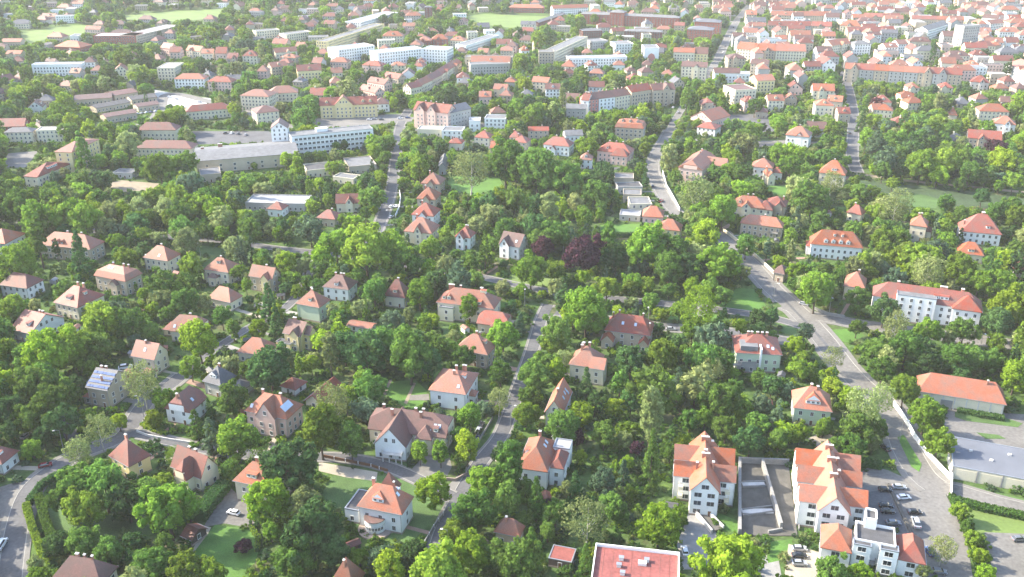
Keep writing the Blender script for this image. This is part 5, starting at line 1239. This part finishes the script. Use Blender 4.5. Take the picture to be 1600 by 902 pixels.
# fences and walls
def wall_line(name,label,cat,pts,h,t,mat,plen=3.0,post=None,piece='panel',groupx=None):
    p=[P(x,y) for x,y in pts]; o0=p[0]; root=empty(name,o0,0,label,cat,groupx)
    cache={}
    for a,c in zip(p[:-1],p[1:]):
        d=c-a; n=max(1,round(d.length/plen)); L=d.length/n; k=round(L,1); ang=math.atan2(d.y,d.x)
        me=MB(); me.box(-L/2+.04,L/2-.04,-t/2,t/2,.0,h); me.box(-L/2+.02,L/2-.02,-t/2-.04,t/2+.04,h,h+.08); me=me.mesh(piece,[mat])
        pm=MB(); pm.box(-.11,.11,-.13,.13,0,h+.2); pm=pm.mesh('post',[post or mat])
        for i in range(n):
            m=a+d*((i+.5)/n)-o0; place(piece,me,root,(m.x,m.y,.05),ang); m=a+d*(i/n)-o0; place('post',pm,root,(m.x,m.y,.05),ang)
        mark_poly([a+Vector((0,.6,0)),c+Vector((0,.6,0)),c-Vector((0,.6,0)),a-Vector((0,.6,0))],1)
        for i in range(12):
            q=a+d*i/11; x,y=proj(q.x,q.y,h/2); protect(x-3,y-3,x+3,y+3,q.y-.7)
    return root
wall_line('garden_wall','pale concrete panel fence east of the wide street running to the yard corner','fence',[(1396,634),(1412,656),(1428,685),(1448,712),(1476,742),(1484,750)],2.0,.18,WALL['white'],3.2)
wall_line('kerb_divider','dark raised kerb strip dividing the two halves of the car park','kerb strip',[(1388,758),(1404,792),(1420,826),(1438,864)],.45,.9,M_concd,4)
wall_line('gate_wall','short pale wall stub at the corner of yard and car park','wall',[(1480,718),(1486,748),(1485,778)],2.2,.3,WALL['white'],3)
wall_line('garden_wall','sunlit low wall along the east pavement of the upper street','wall',[(1035,270),(1041,292),(1054,315),(1062,330)],1.8,.3,WALL['white'],4)
wall_line('garden_wall','pale garden wall uphill side of the wide street','wall',[(1128,360),(1150,377),(1180,402),(1204,424),(1216,436)],1.7,.3,WALL['cream'],4)
wall_line('retaining_wall','curved stone wall at the junction of side road and wide street','wall',[(1272,484),(1292,492),(1320,497)],1.2,.4,M_conc,4)
wall_line('garden_fence','low brown fence with white posts in front of the long brown-roofed villa','fence',[(505,715),(540,722),(580,730),(606,738)],1.1,.12,M_wood,4.2,WALL['white'])
wall_line('garden_fence','pale fence with white posts along the street beside the turret villa','fence',[(664,850),(678,826),(700,796)],1.2,.15,M_conc,3,WALL['white'])
wall_line('garden_wall','brick garden wall between two street trees by the crossing','wall',[(690,750),(712,752),(730,742)],1.0,.3,M_plinth,3)
wall_line('garden_wall','pale wall bordering the side street opposite the row houses','wall',[(624,300),(626,312),(624,326),(618,340)],1.6,.3,WALL['white'],4)
wall_line('garden_wall','low kerb wall around the white gabled house on the corner','wall',[(214,676),(230,682),(262,688),(300,694)],.8,.25,M_cap,3)
wall_line('garden_fence','long fence on the west pavement of the middle street','fence',[(733,720),(752,685),(770,655)],1.1,.12,M_conc,3.2)
# hedges
def hedge(label,pts,h=1.6,t=1.5,hue='G',grp=None):
    p=[P(x,y) for x,y in pts]; o0=p[0]; g=np.random.default_rng(len(label)+int(pts[0][0]))
    V=[];core=MB()
    for a,c in zip(p[:-1],p[1:]):
        d=c-a; n=Vector((-d.y,d.x,0)).normalized(); m=(a+c)/2-o0; core.obox((m.x,m.y),d.length+.4,t*.86,0,h*.92,math.atan2(d.y,d.x))
        k=int(d.length*t*h*16); u=g.uniform(0,1,k); f=g.integers(0,4,k); s=g.uniform(-1,1,k); zz=g.uniform(0.05,1,k)
        off=np.where(f==0,t/2,np.where(f==1,-t/2,s*t/2))+g.normal(scale=.1,size=k); z=np.where(f>1,h,zz*h)+g.normal(scale=.1,size=k)
        pos=np.stack([a.x-o0.x+d.x*u+n.x*off,a.y-o0.y+d.y*u+n.y*off,z],1)
        A=g.normal(size=(k,3));A/=np.linalg.norm(A,axis=1,keepdims=True);B=np.cross(A,g.normal(size=(k,3)));B/=np.linalg.norm(B,axis=1,keepdims=True); q=.2*g.uniform(.6,1.3,(k,1))
        V.append(np.stack([pos-A*q-B*q,pos+A*q-B*q,pos+A*q+B*q,pos-A*q+B*q],1).reshape(-1,3))
        hw=t*.6+.2; mark_poly([a+n*hw,c+n*hw,c-n*hw,a-n*hw],3)
        for i in range(10):
            qq=a+d*i/9; x,y=proj(qq.x,qq.y,h/2); protect(x-3,y-3,x+3,y+3,qq.y-1)
    V=np.concatenate(V); me=np_mesh('hedge',V,np.zeros((0,3),int),np.arange(len(V)).reshape(-1,4),[LEAF[hue]])
    o=place('hedge',me,None,(o0.x,o0.y,0)); tag(o,label,'hedge'); core.build('inner_branches',LEAF['D'],o)
    return o
hedge('tall bright clipped hedge curving along the plaza at the west edge',[(42,794),(52,830),(66,868),(84,885)],2.4,1.8,'Y')
hedge('second row of hedge just inside the plaza hedge',[(62,782),(72,818),(84,852),(98,868)],2.6,2.2,'G')
hedge('hedge closing the north side of the shaded garden lawn',[(46,790),(66,762),(96,744),(110,736)],2.2,1.8,'D')
hedge('dark tall hedge between the gravel drive and the cross-gabled house',[(312,815),(330,790),(352,764)],3.4,4.0,'D')
hedge('low green hedge above the red-decked flat building',[(955,822),(1000,838),(1055,852)],1.6,2.0,'Y')
hedge('ragged hedge on the east side of the white cubic house lane',[(1486,776),(1502,812),(1518,850),(1534,900)],1.4,2.0,'G')
hedge('dark hedge below the pale plot at the east edge',[(1494,784),(1530,795),(1640,818)],1.5,3.0,'G')
hedge('clipped hedge behind the long multi-gabled block',[(1318,722),(1350,728),(1376,732)],2.6,2.4,'D')
hedge('hedge at the foot of the long cream hall',[(1496,642),(1530,650),(1568,656)],1.4,3.0,'D')
hedge('hedge row bordering the bright rear lawn',[(392,826),(404,842),(402,862)],1.2,1.2,'Y')
hedge('row of dark clipped bushes below the hedged lawn',[(936,368),(970,371),(1000,370)],2.4,2.0,'D')
hedge('round-cornered hedge on the branch street corner',[(222,664),(240,674),(262,680)],1.2,1.6,'L')
hedge('hedge screening the south side of the garden lawn',[(604,640),(630,648),(664,646)],1.8,2.0,'G')
# ------------------------------------------------------------------ drives, small lawns, sheds and hedges round the houses
random.seed(404)
SHEDS=[]
import itertools
ZC=itertools.count()
allroad=[(p,r['z']) for r in ROADS for p in r['q'][::2]]
rp=np.array([(p.x,p.y) for p,_ in allroad])
def strip(name,a,c,w,mat,z,occv=4):
    d=(c-a); n=Vector((-d.y,d.x,0)).normalized()*w/2; b=MB(); b.add([(q.x,q.y,z) for q in (a+n,a-n,c-n,c+n)],[(0,1,2,3)])
    o=b.build(name,mat); tag(o,kind='structure'); mark_poly([a+n,a-n,c-n,c+n],occv)
drive_m=[M_pave,M_gravel,M_conc,surf('paving_rose',(.26,.17,.13),var=.2,scale=.6)]
def shed_mesh(rf,wl):
    w_=MB(); w_.box(-1.7,1.7,-1.2,1.2,0,2.1); r=roof_mesh('gable',4.0,3.0,2.05,.8,1,.12)
    d=MB(); d.box(-.45,.45,-.06,.03,-.95,.95)
    return w_.mesh('wall',[wl]),r.mesh('roof',[rf]),d.mesh('door',[M_wood])
SHM=[(shed_mesh(ROOF[a],WALL[b]),a,b) for a,b in (('tar','tan'),('brick','dark'),('pale','grey'),('salmon','white'),('slate','cream'))]
for bd in BUILDINGS:
    s=ppm(bd['px'],bd['py'])
    if s<2.2 or bd['kind'] in ('hall','garage','shed','apartment_block'): continue
    X,Y=bd['X'],bd['Y']; c=Vector((X,Y,0))
    d2=((rp-(X,Y))**2).sum(1); k=int(d2.argmin()); dist=math.sqrt(d2[k])
    if 8<dist<48:
        t=allroad[k][0]; u=(t-c).normalized(); mid=c+u*(dist*.6)
        if occ_at(mid.x,mid.y) in (2,3): continue
        strip('garden_path',c+u*5,t-u*2.5,random.choice([1.6,2.4,3.0]),random.choice(drive_m),.045+.0003*next(ZC))
    for q in range(3):
        a=random.uniform(0,6.28); R_=random.uniform(12,22); p=c+Vector((math.cos(a)*R_,math.sin(a)*R_,0)); r0=random.uniform(3.5,7)
        if occ_near(p.x,p.y,r0).any(): continue
        n=9; pts=[(p.x+math.cos(6.283*i/n)*r0*random.uniform(.7,1.2),p.y+math.sin(6.283*i/n)*r0*random.uniform(.6,1.1)) for i in range(n)]
        b=MB(); zz=.0432; b.add([(x,y,zz) for x,y in pts],[tuple(range(n))]); tag(b.build('lawn',random.choice([M_lawn,M_lawnd,M_lawn,M_gravel if random.random()<.3 else M_lawnd])),kind='structure')
        mark_poly([Vector(x) for x in pts],4)
    if random.random()<.5 and s>2.6:
        for q in range(6):
            a=random.uniform(0,6.28); p=c+Vector((math.cos(a)*15,math.sin(a)*15,0))
            if occ_near(p.x,p.y,3).any(): continue
            (me,rf,wl)=random.choice(SHM); rz=random.uniform(0,3.1)
            o=empty('garden_shed',p,rz); place('wall',me[0],o); place('roof',me[1],o); place('door',me[2],o,(.4,-1.2,1.0))
            ca,sa=math.cos(rz),math.sin(rz); mark_poly([p+Vector((x*ca-y*sa,x*sa+y*ca,0)) for x,y in ((-2,-1.6),(2,-1.6),(2,1.6),(-2,1.6))],2)
            x,y=proj(p.x,p.y,2); protect(x-5,y-4,x+5,y+4,p.y-1)
            SHEDS.append(dict(o=o,px=x,py=y,X=p.x,Y=p.y,rf=rf,wl=wl)); break
print('sheds',len(SHEDS))
TREES=[]   # dict
def crown_hidden(x,y,zc,r,rz):
    """share of the crown's picture that would cover something the photo shows"""
    cx,cy=proj(x,y,zc); s=FPX/(y*CP-(zc-CAM_H)*SP); rx=r*s*.92; ry=rz*s*.95
    n=0;h=0
    for dy in (-.75,-.35,0,.35,.75):
        w=math.sqrt(1-dy*dy)
        for dx in (-.85,-.45,0,.45,.85):
            X=cx+dx*w*rx;Y=cy+dy*ry; n+=1
            i,j=int(X//4),int(Y//4)
            if 0<=i<400 and 0<=j<226 and prot[j,i]>y+1: h+=1
    return h/n
def add_tree(x,y,r,kind,hue,hz=None,rec=True,group=None):
    name,cm,tm,nr,nh=KIND[kind]; s=r/nr; i=random.randrange(len(cm)); szz=s*(hz or 1)
    root=empty(name,(x,y,0),random.uniform(0,6.28)); root.scale=(s*random.uniform(.88,1.14),s*random.uniform(.88,1.14),szz)
    c=place('crown',cm[i],root); c.material_slots[0].link='OBJECT'; c.material_slots[0].material=LEAF[hue]
    t=place('trunk',tm[i],root)
    px,py=proj(x,y,nh*szz*.6)
    TREES.append(dict(o=root,X=x,Y=y,r=r,kind=kind,hue=hue,px=px,py=py,rp=r*FPX/(y*CP+CAM_H*SP)))
    return root
TRX=[];TRY=[];TRR=[]
def tree_px(px,py,rp,kind='b',hue='G',hz=None):
    """crown centre and radius as surveyed in the photo"""
    name,cm,tm,nr,nh=KIND[kind]; s=ppm(px,py); r=rp/s
    r=max(.8,min(r,10.5))
    k=r/nr*(hz or 1)
    zc={'b':7.4,'t':7.9,'p':9.0,'w':8.2,'c':6.5,'s':1.2}[kind]*k
    # crown scale is larger at its own height
    s2=FPX/(P(px,py,zc).y*CP-(zc-CAM_H)*SP); r=max(.8,rp/s2); 
    p=P(px,py,zc)
    add_tree(p.x,p.y,r,kind,hue,hz); protect(px-rp*.6,py-rp*.7,px+rp*.6,py+rp*.6,p.y-.5); TRX.append(p.x);TRY.append(p.y);TRR.append(r)
HAND="""370,682,31,b,Y;500,666,26,t,Y;548,684,19,t,G;455,722,42,b,D;417,780,32,b,L;486,822,46,b,D;160,752,38,b,G;118,758,34,b,G;130,792,33,b,Y;98,778,24,b,G;198,778,30,b,D;262,788,43,b,Y;228,772,28,b,G;520,858,26,b,D;462,872,30,b,G;1440,338,18,b,Y;1478,316,13,b,G;1535,306,13,b,D;1362,302,13,b,Y;1580,322,16,b,G;1500,286,10,b,G;1395,286,10,b,Y;1502,334,15,b,G;1560,330,18,b,G;1590,338,18,b,Y;1380,266,14,b,G;1410,262,14,b,D;1466,272,15,b,L;1515,268,18,b,G;1540,275,14,b,G;1585,282,15,b,Y;1376,330,14,b,Y
75,628,34,b,G;98,655,28,b,D;50,600,30,b,G;155,668,21,w,O;122,703,20,w,O;186,658,13,b,L;240,654,14,b,L;306,666,13,c,G;363,622,19,t,G
678,765,25,b,L;730,694,18,t,L;688,706,13,t,Y;656,704,12,t,Y;735,650,15,t,Y;758,752,29,b,Y;741,796,31,b,G;735,860,31,b,L;607,886,21,t,L;685,892,44,b,Y;781,868,26,b,G;650,862,20,b,D;634,870,16,b,D
822,647,20,b,Y;880,664,26,b,G;944,677,21,b,G;976,686,15,b,O;902,684,13,b,P;1018,640,15,p,O;1018,717,16,c,G,1.5;974,740,11,c,B;917,808,31,w,O;957,790,23,b,G;984,775,8,c,Y;974,806,11,c,G;1030,816,36,b,L;1141,872,49,b,L;915,876,15,c,G;813,872,36,b,G;838,782,20,c,G;868,800,23,b,G;820,765,19,b,G;908,714,12,b,L;1128,622,31,b,G;1078,655,17,b,G;1101,652,19,b,Y;1135,668,22,b,G;1058,622,14,b,G;1192,632,16,b,B;1172,686,23,b,D;1047,705,15,b,G;994,700,12,b,P;830,862,20,c,G
1250,675,16,b,L;1218,686,17,b,G;1288,666,14,b,Y;1330,700,22,b,G;1300,700,18,b,G;1350,632,27,w,O;1378,620,20,w,O;1369,668,17,b,G;1414,607,24,b,Y;1447,645,26,b,Y;1467,688,25,b,Y;1460,662,15,b,Y;1501,798,14,b,Y;1512,822,12,b,G;1521,842,13,b,Y;1531,868,14,b,L;1541,896,15,b,L;1474,856,17,w,O;1441,890,14,b,O;1300,893,27,b,G;1344,898,20,b,L
238,878,28,b,G;290,888,28,b,Y;330,892,24,b,Y;130,846,26,b,G;170,862,24,b,G;90,850,20,b,D;210,848,20,b,D;380,853,15,b,P,.6
27,406,30,b,Y;18,480,24,b,Y;125,400,19,c,D;130,428,10,b,L;75,545,38,b,L;112,540,30,b,Y;160,500,30,b,Y;200,503,26,b,G;150,540,24,b,G;309,526,30,b,L;298,573,18,b,Y;239,484,12,b,L;224,458,9,b,L;276,453,15,b,Y;288,468,20,b,G;222,596,25,w,O;66,590,26,b,G;362,625,18,b,Y;392,578,19,b,G;346,493,17,b,G;290,375,22,b,O;183,376,12,b,Y;8,550,24,b,Y;14,640,28,b,D;50,652,24,b,G
572,395,40,b,Y;610,388,30,b,Y;634,410,25,b,G;673,385,19,b,Y;656,455,22,b,Y;570,545,32,b,D;538,540,24,b,D;640,548,38,b,G;668,560,26,b,D;576,606,27,b,G;540,620,22,b,Y;520,625,26,w,O;486,568,14,b,L;422,572,34,b,D;613,498,16,b,B;560,430,13,b,G;585,455,20,b,G;446,408,17,b,L;476,415,12,b,O;466,455,12,b,Y;404,512,16,b,L;432,505,15,c,D;732,478,18,b,Y;724,556,18,b,G;786,520,24,b,Y;782,580,21,b,G;779,622,17,w,O;420,470,14,c,D;515,540,12,p,O
848,386,19,b,P;913,394,29,b,P;830,418,25,b,Y;868,422,16,b,Y;916,480,36,b,Y;911,432,12,b,L;949,448,19,b,Y;984,450,15,b,Y;1012,450,11,b,Y;1046,453,11,b,G;870,518,27,b,G;836,585,26,b,G;880,560,13,w,O;863,538,17,b,Y;916,598,12,c,D;1034,555,28,b,Y;986,560,26,b,D;1082,512,19,b,Y;1092,478,28,w,L;1082,446,14,b,L;1116,573,15,w,O;986,625,18,b,D;1059,605,15,c,B;1012,385,34,b,Y;1050,392,28,b,G;1000,413,16,b,B;962,404,20,b,D;1122,406,32,b,Y;1140,420,18,b,G;1046,415,26,b,G;1166,382,17,b,G;950,370,11,p,G;1080,415,26,b,D
1276,450,28,b,Y;1243,424,14,b,L;1383,388,15,b,Y;1413,424,12,b,L;1340,466,18,b,G;1383,482,22,b,D;1449,422,22,w,O;1499,418,25,b,Y;1243,538,16,b,L;1206,494,13,b,D;1303,556,15,w,O;1273,581,8,c,Y;1339,511,13,b,G;1400,512,22,w,O;1416,542,26,b,G;1452,515,22,b,Y;1506,514,21,b,G;1380,576,23,b,G;1560,502,24,b,D;1582,475,30,b,L;1492,558,22,b,G;1520,560,20,b,G;1550,562,18,b,G;1588,585,24,b,L;1450,565,20,b,D;1440,540,17,b,D;1380,370,17,b,Y;1530,440,20,b,Y;1560,440,24,b,Y
537,226,8,b,D;790,262,36,b,G;840,275,34,b,G;880,280,28,b,G;735,262,26,w,O;930,300,20,b,G;858,322,10,p,O;585,235,12,b,Y;600,245,10,b,G;1008,230,10,b,Y;1180,165,12,b,G;1480,250,24,b,Y;1440,255,22,b,Y;1570,250,20,b,L;1556,232,17,b,P;1370,160,9,b,P;1160,300,17,b,Y;1155,270,14,b,G;1088,300,22,w,O;1130,325,24,b,Y;1400,318,19,w,O;1300,282,15,w,O;1345,300,14,b,G"""
for q in HAND.replace('\n',';').split(';'):
    t=q.split(','); 
    if len(t)<5: continue
    tree_px(float(t[0]),float(t[1]),float(t[2]),t[3],t[4],float(t[5]) if len(t)>5 else None)
print('hand trees',len(TREES))
# ---- the remaining trees: nearest ones as objects, the far wood as one mass
CELL={}
def far_enough(x,y,r,f=.80):
    i,j=int(x//12),int(y//12)
    for a in (-1,0,1):
        for b_ in (-1,0,1):
            for (X,Y,Rr) in CELL.get((i+a,j+b_),()):
                if (X-x)**2+(Y-y)**2 < ((Rr+r)*f)**2: return False
    return True
def cell_add(x,y,r): CELL.setdefault((int(x//12),int(y//12)),[]).append((x,y,r))
for x,y,r in zip(TRX,TRY,TRR): cell_add(x,y,r)
CAND=[]
yy0,yy1=185.,1760.
tries=60000
for k in range(tries):
    # spread evenly over the ground in view, thinner in the dense town to the north-east
    y=math.sqrt(random.uniform(yy0**2,yy1**2)); half=y*.63+85; x=random.uniform(-half,half)
    px,py=proj(x,y,6)
    town = px>1120 and py<135 or (py<60 and px>840) 
    if town and random.random()<.60: continue
    if py<60 and random.random()<.12: continue
    far=y>700
    r=random.choice([3.0,3.8,4.4,5.2,6.0,6.8,7.8])*random.uniform(.85,1.15)
    if far: r*=1.05
    kd=random.choices('btwcp',[62,16,8,9,5])[0]
    if kd=='p': r*=.45
    if kd=='c': r*=.6
    if kd=='t': r*=.75
    o=occ_near(x,y,r*.22)
    if (o==1).any() or (o==2).any() or (o==3).any(): continue
    if (occ_near(x,y,r*.72)==2).any():
        r*=.6
        if (occ_near(x,y,r*.72)==2).any(): continue
    if not far_enough(x,y,r,.66): continue
    name,cm,tm,nr,nh=KIND[kd]; hzs=random.uniform(.88,1.15); zc=nh*r/nr*hzs*.6
    hid=crown_hidden(x,y,zc,r,nh*r/nr*hzs*.4)
    if hid>(.05 if r>4.5 else .1):
        # try it smaller
        r*=.6; zc*=.6
        if r<1.6 or crown_hidden(x,y,zc,r,zc*.66)>.1: continue
    hue=random.choices('GYDLOB',[32,27,13,11,12,5] if kd!='c' else [30,0,45,0,0,25])[0]
    cell_add(x,y,r); CAND.append((y,x,r,kd,hue,hzs))
CAND.sort()
NEAR_N=max(0,300-len(TREES))
vis=[c for c in CAND if -30<proj(c[1],c[0],5)[0]<1630 and proj(c[1],c[0],8)[1]<925]
nearset=set(id(c) for c in vis[:NEAR_N])
rest=[]
for c in CAND:
    if id(c) in nearset: add_tree(c[1],c[0],c[2],c[3],c[4],c[5])
    else: rest.append(c)
print('trees',len(TREES),'rest',len(rest))
# ---- scattered masses through geometry nodes
def scatter(name,pts,protos,kind='stuff'):
    """pts: (x,y,z,sx,sy,sz,rot,idx)"""
    pc=bpy.data.collections.new(name+'_shapes')
    for i,(me,mat) in enumerate(protos):
        o=bpy.data.objects.new('%03d_shape'%i,me); 
        for s,mm in enumerate(mat): o.material_slots[s].link='OBJECT'; o.material_slots[s].material=mm
        pc.objects.link(o)
    A=np.array(pts,np.float32); me=bpy.data.meshes.new(name); me.vertices.add(len(A)); me.vertices.foreach_set('co',A[:,:3].ravel())
    for nm,ty,col in (('scl','FLOAT_VECTOR',A[:,3:6]),('rot','FLOAT',A[:,6]),('idx','INT',A[:,7].astype(np.int32))):
        at=me.attributes.new(nm,ty,'POINT'); at.data.foreach_set('vector' if ty=='FLOAT_VECTOR' else 'value',col.ravel())
    o=place(name,me); tag(o,kind=kind)
    ng=bpy.data.node_groups.new(name,'GeometryNodeTree')
    ng.interface.new_socket('Geometry',in_out='INPUT',socket_type='NodeSocketGeometry'); ng.interface.new_socket('Geometry',in_out='OUTPUT',socket_type='NodeSocketGeometry')
    n=ng.nodes;l=ng.links; gi=n.new('NodeGroupInput');go=n.new('NodeGroupOutput'); ip=n.new('GeometryNodeInstanceOnPoints'); ci=n.new('GeometryNodeCollectionInfo')
    ci.inputs['Collection'].default_value=pc; ci.inputs['Separate Children'].default_value=True; ci.inputs['Reset Children'].default_value=True
    def attr(nm,ty):
        a=n.new('GeometryNodeInputNamedAttribute'); a.data_type=ty; a.inputs['Name'].default_value=nm; return a.outputs[0]
    ip.inputs['Pick Instance'].default_value=True
    l.new(gi.outputs[0],ip.inputs['Points']); l.new(ci.outputs[0],ip.inputs['Instance']); l.new(attr('idx','INT'),ip.inputs['Instance Index'])
    l.new(attr('scl','FLOAT_VECTOR'),ip.inputs['Scale'])
    cx=n.new('ShaderNodeCombineXYZ'); l.new(attr('rot','FLOAT'),cx.inputs[2]); l.new(cx.outputs[0],ip.inputs['Rotation'])
    l.new(ip.outputs[0],go.inputs[0])
    md=o.modifiers.new('scatter','NODES'); md.node_group=ng
    return o
def far_shape(key,rad,zc,ncl,nl,leaf,form,trunk,n):
    out=[]
    for i in range(n):
        V,T,Q=crown_arrays(hash_s(key)+900+i,rad,zc,ncl,nl,leaf,form,(.30,.46)); 
        me=np_mesh('far_crown',V,T,Q,[LEAF['G'],M_bark])
        # a stem under the crown
        b=MB(); b.cyl((0,0,-.1),(0,0,trunk),.3,.2,6,0)
        tm=b.mesh('s',[M_bark]); bmv=len(V)
        V2=np.concatenate([V,np.array(b.v)]); Q2=np.array([f for f in b.f if len(f)==4])+bmv
        me=np_mesh('far_crown',V2,T,np.concatenate([Q,Q2]),[LEAF['G'],M_bark])
        mi=np.zeros(len(T)+len(Q)+len(Q2),np.int32); mi[-len(Q2):]=1; me.polygons.foreach_set('material_index',mi)
        out.append(me)
    return out
shapes={'b':far_shape('b',(5,5,4.7),7.4,30,34,.42,'round',5,4),'t':far_shape('t',(3.5,3.5,5.3),7.9,26,30,.38,'oval',5,2),'w':far_shape('w',(4.2,4.2,5.6),8.2,26,32,.34,'oval',5,2),
        'p':far_shape('p',(2,2,7.2),9,26,26,.36,'spire',5,1),'c':far_shape('c',(2.9,2.9,6.3),7,44,22,.32,'cone',3,2)}
protos=[];idx={}
for kd,ms in shapes.items():
    for h in ('GYDLOB' if kd!='c' else 'GDB'):
        for j,me in enumerate(ms):
            idx.setdefault((kd,h),[]).append(len(protos)); protos.append((me,[LEAF[h],M_bark]))
pts=[]
for y,x,r,kd,hue,hzs in rest:
    s=r/KIND[kd][3]; pts.append((x,y,0,s*random.uniform(.88,1.14),s*random.uniform(.88,1.14),s*hzs,random.uniform(0,6.28),random.choice(idx[(kd,hue)])))
tag(scatter('distant_trees',pts,protos),'thousands of green trees filling the gardens and parks all the way to the town','trees')
# ---- undergrowth: shrubs, hedges gone wild, beds
sh=[]
for i in range(4):
    V,T,Q=crown_arrays(3000+i,(1.5,1.5,1.1),.9,9,30,.17,'round',(.40,.6)); sh.append(np_mesh('shrub_shape',V,T,Q,[LEAF['G']]))
sp=[(me,[LEAF[h]]) for h in 'GDYOLB' for me in sh]
pts=[]
for k in range(38000):
    y=185+ (random.random()**1.25)*940; half=y*.60+60; x=random.uniform(-half,half)
    o=occ_at(x,y)
    if o in (1,2,3): continue
    if o==4 and random.random()<.97: continue
    if (occ_near(x,y,.8)==1).any(): continue
    s=random.uniform(.4,1.25)*(1+.25*(y>500))
    if crown_hidden(x,y,1*s,1.4*s,1*s)>.3 and s>.6: s*=.5
    h=random.choices(range(6),[34,26,16,10,6,8])[0]
    pts.append((x,y,0,s,s,s*random.uniform(.7,1.3),random.uniform(0,6.28),h*4+random.randrange(4)))
tag(scatter('undergrowth',pts,sp),'green shrubs, beds and undergrowth covering the garden ground','undergrowth')
# ------------------------------------------------------------------ labels for the many trees, houses, lamps and cars
ORD=['nearest','second','third','fourth','fifth','sixth','seventh','eighth','ninth','tenth','eleventh','twelfth','thirteenth','fourteenth','fifteenth','sixteenth','seventeenth','eighteenth']
LMK=[b for b in BUILDINGS if b['ref']]
LREF=[(b['px'],b['py'],b['X'],b['Y'],b['ref']) for b in LMK]
for px,py,r in ((1020,262,'bend of the upper street'),(1208,452,'middle of the wide street'),(1450,735,'yard corner'),(745,735,'middle street crossing'),(40,800,'plaza'),(160,800,'shaded garden lawn'),(350,860,'bright rear lawn'),(635,615,'garden lawn'),(1165,470,'triangular lawn'),(1430,312,'park lawn'),(1332,200,'straight north street'),(740,288,'small park lawn'),(800,32,'sports field'),(1530,720,'blue-grey yard'),(1190,780,'roofless concrete shell'),(610,300,'side street'),(870,485,'avenue corner'),(210,290,'bare clearing')):
    q=P(px,py); LREF.append((px,py,q.x,q.y,r))
TYPEW={'b':'broadleaf tree','t':'tall narrow-crowned tree','p':'poplar','w':'feathery birch','c':'conifer','s':'shrub'}
HUEW={'L':'lime-green','Y':'fresh green','G':'mid-green','D':'dark green','O':'olive-grey','B':'blue-green','P':'copper-purple'}
def relate(d,skip=None,scale_y=2.2):
    best=None
    for px,py,X,Y,r in LREF:
        if r==skip: continue
        dx,dy=d['px']-px,(d['py']-py)*scale_y; q=math.hypot(dx,dy)
        if best is None or q<best[0]: best=(q,dx,dy,r)
    q,dx,dy,r=best
    w='left of' if dx<0 else 'right of'
    if abs(dy)>abs(dx)*1.1: w='behind' if dy<0 else 'in front of'
    return q,w+' the '+r
def assign(items,texts,skips=None):
    groups={}
    for it,(t,skip) in zip(items,texts):
        q,rel=relate(it,skip); groups.setdefault((t,rel),[]).append((q,it))
    for (t,rel),lst in groups.items():
        lst.sort(key=lambda a:a[0])
        for i,(q,it) in enumerate(lst):
            lab=t+' '+rel
            if len(lst)>1: lab=(ORD[i] if i<len(ORD) else 'outlying')+' '+lab if i else 'nearest '+lab
            w=lab.split()
            it['o']['label']=' '.join(w[:16])
tt=[]
for t in TREES:
    nm=TYPEW[t['kind']]; hw=HUEW[t['hue']]
    tt.append((('large ' if t['rp']>32 and t['kind'] in 'bt' else 'small ' if t['rp']<9 else '')+hw+' '+nm,None))
    o=t['o']; o['category']='tree' if t['kind']!='s' else 'shrub'; o['group']='trees of the gardens and streets'
assign(TREES,tt)
wt={'rose':'rose-red','darkbrick':'dark brick','brick':'brick'}
auto=[b for b in BUILDINGS if not b['ref']]
RW={'tar':'black','pale':'pale','slate':'slate','grey':'grey','brick':'dark red','redflat':'red'}
assign(auto,[(f"{wt.get(b['wall'],b['wall'])} {'tenement' if b['floors']>3 else 'workshop' if b['kind']=='workshop' else 'house'} with {RW.get(b['roof'],b['roof'])} {'flat' if b['typ']=='flat' else b['typ'] if b['typ'] in ('hip','gable') else 'hipped'} roof",None) for b in auto])
assign(LAMPS,[('slim grey street lamp',None)]*len(LAMPS))
cl=[c for c in CARS if not c['lab']]
for c in cl: c['o']['group']='cars parked along the far streets'
assign(cl,[(c['col']+' car parked',None) for c in cl])
assign(SHEDS,[(('dark' if d['wl']=='dark' else d['wl'])+' garden shed with '+RW.get(d['rf'],d['rf'])+' roof',None) for d in SHEDS])
for d in SHEDS: d['o']['category']='garden shed'; d['o']['group']='sheds in the gardens'
# every label once
seen={}
for o in list(scene.objects):
    l=o.get('label')
    if l and o.parent is None:
        k=l.lower()
        if k in seen: print('DUP',l)
        seen[k]=1
        if len(l.split())>16: print('LONG',l)
# ------------------------------------------------------------------ haze
hb=MB(); hb.box(-1500,1500,-60,2300,-1.0,186)
hm=bpy.data.materials.new('haze_air'); hm.use_nodes=True; hn=hm.node_tree.nodes; hn.remove(hn['Principled BSDF'])
pv=hn.new('ShaderNodeVolumePrincipled'); pv.inputs['Color'].default_value=(1,.985,.95,1); pv.inputs['Density'].default_value=HAZE; pv.inputs['Anisotropy'].default_value=0
hm.node_tree.links.new(pv.outputs[0],hn['Material Output'].inputs['Volume'])
tag(hb.build('haze',hm),kind='stuff')
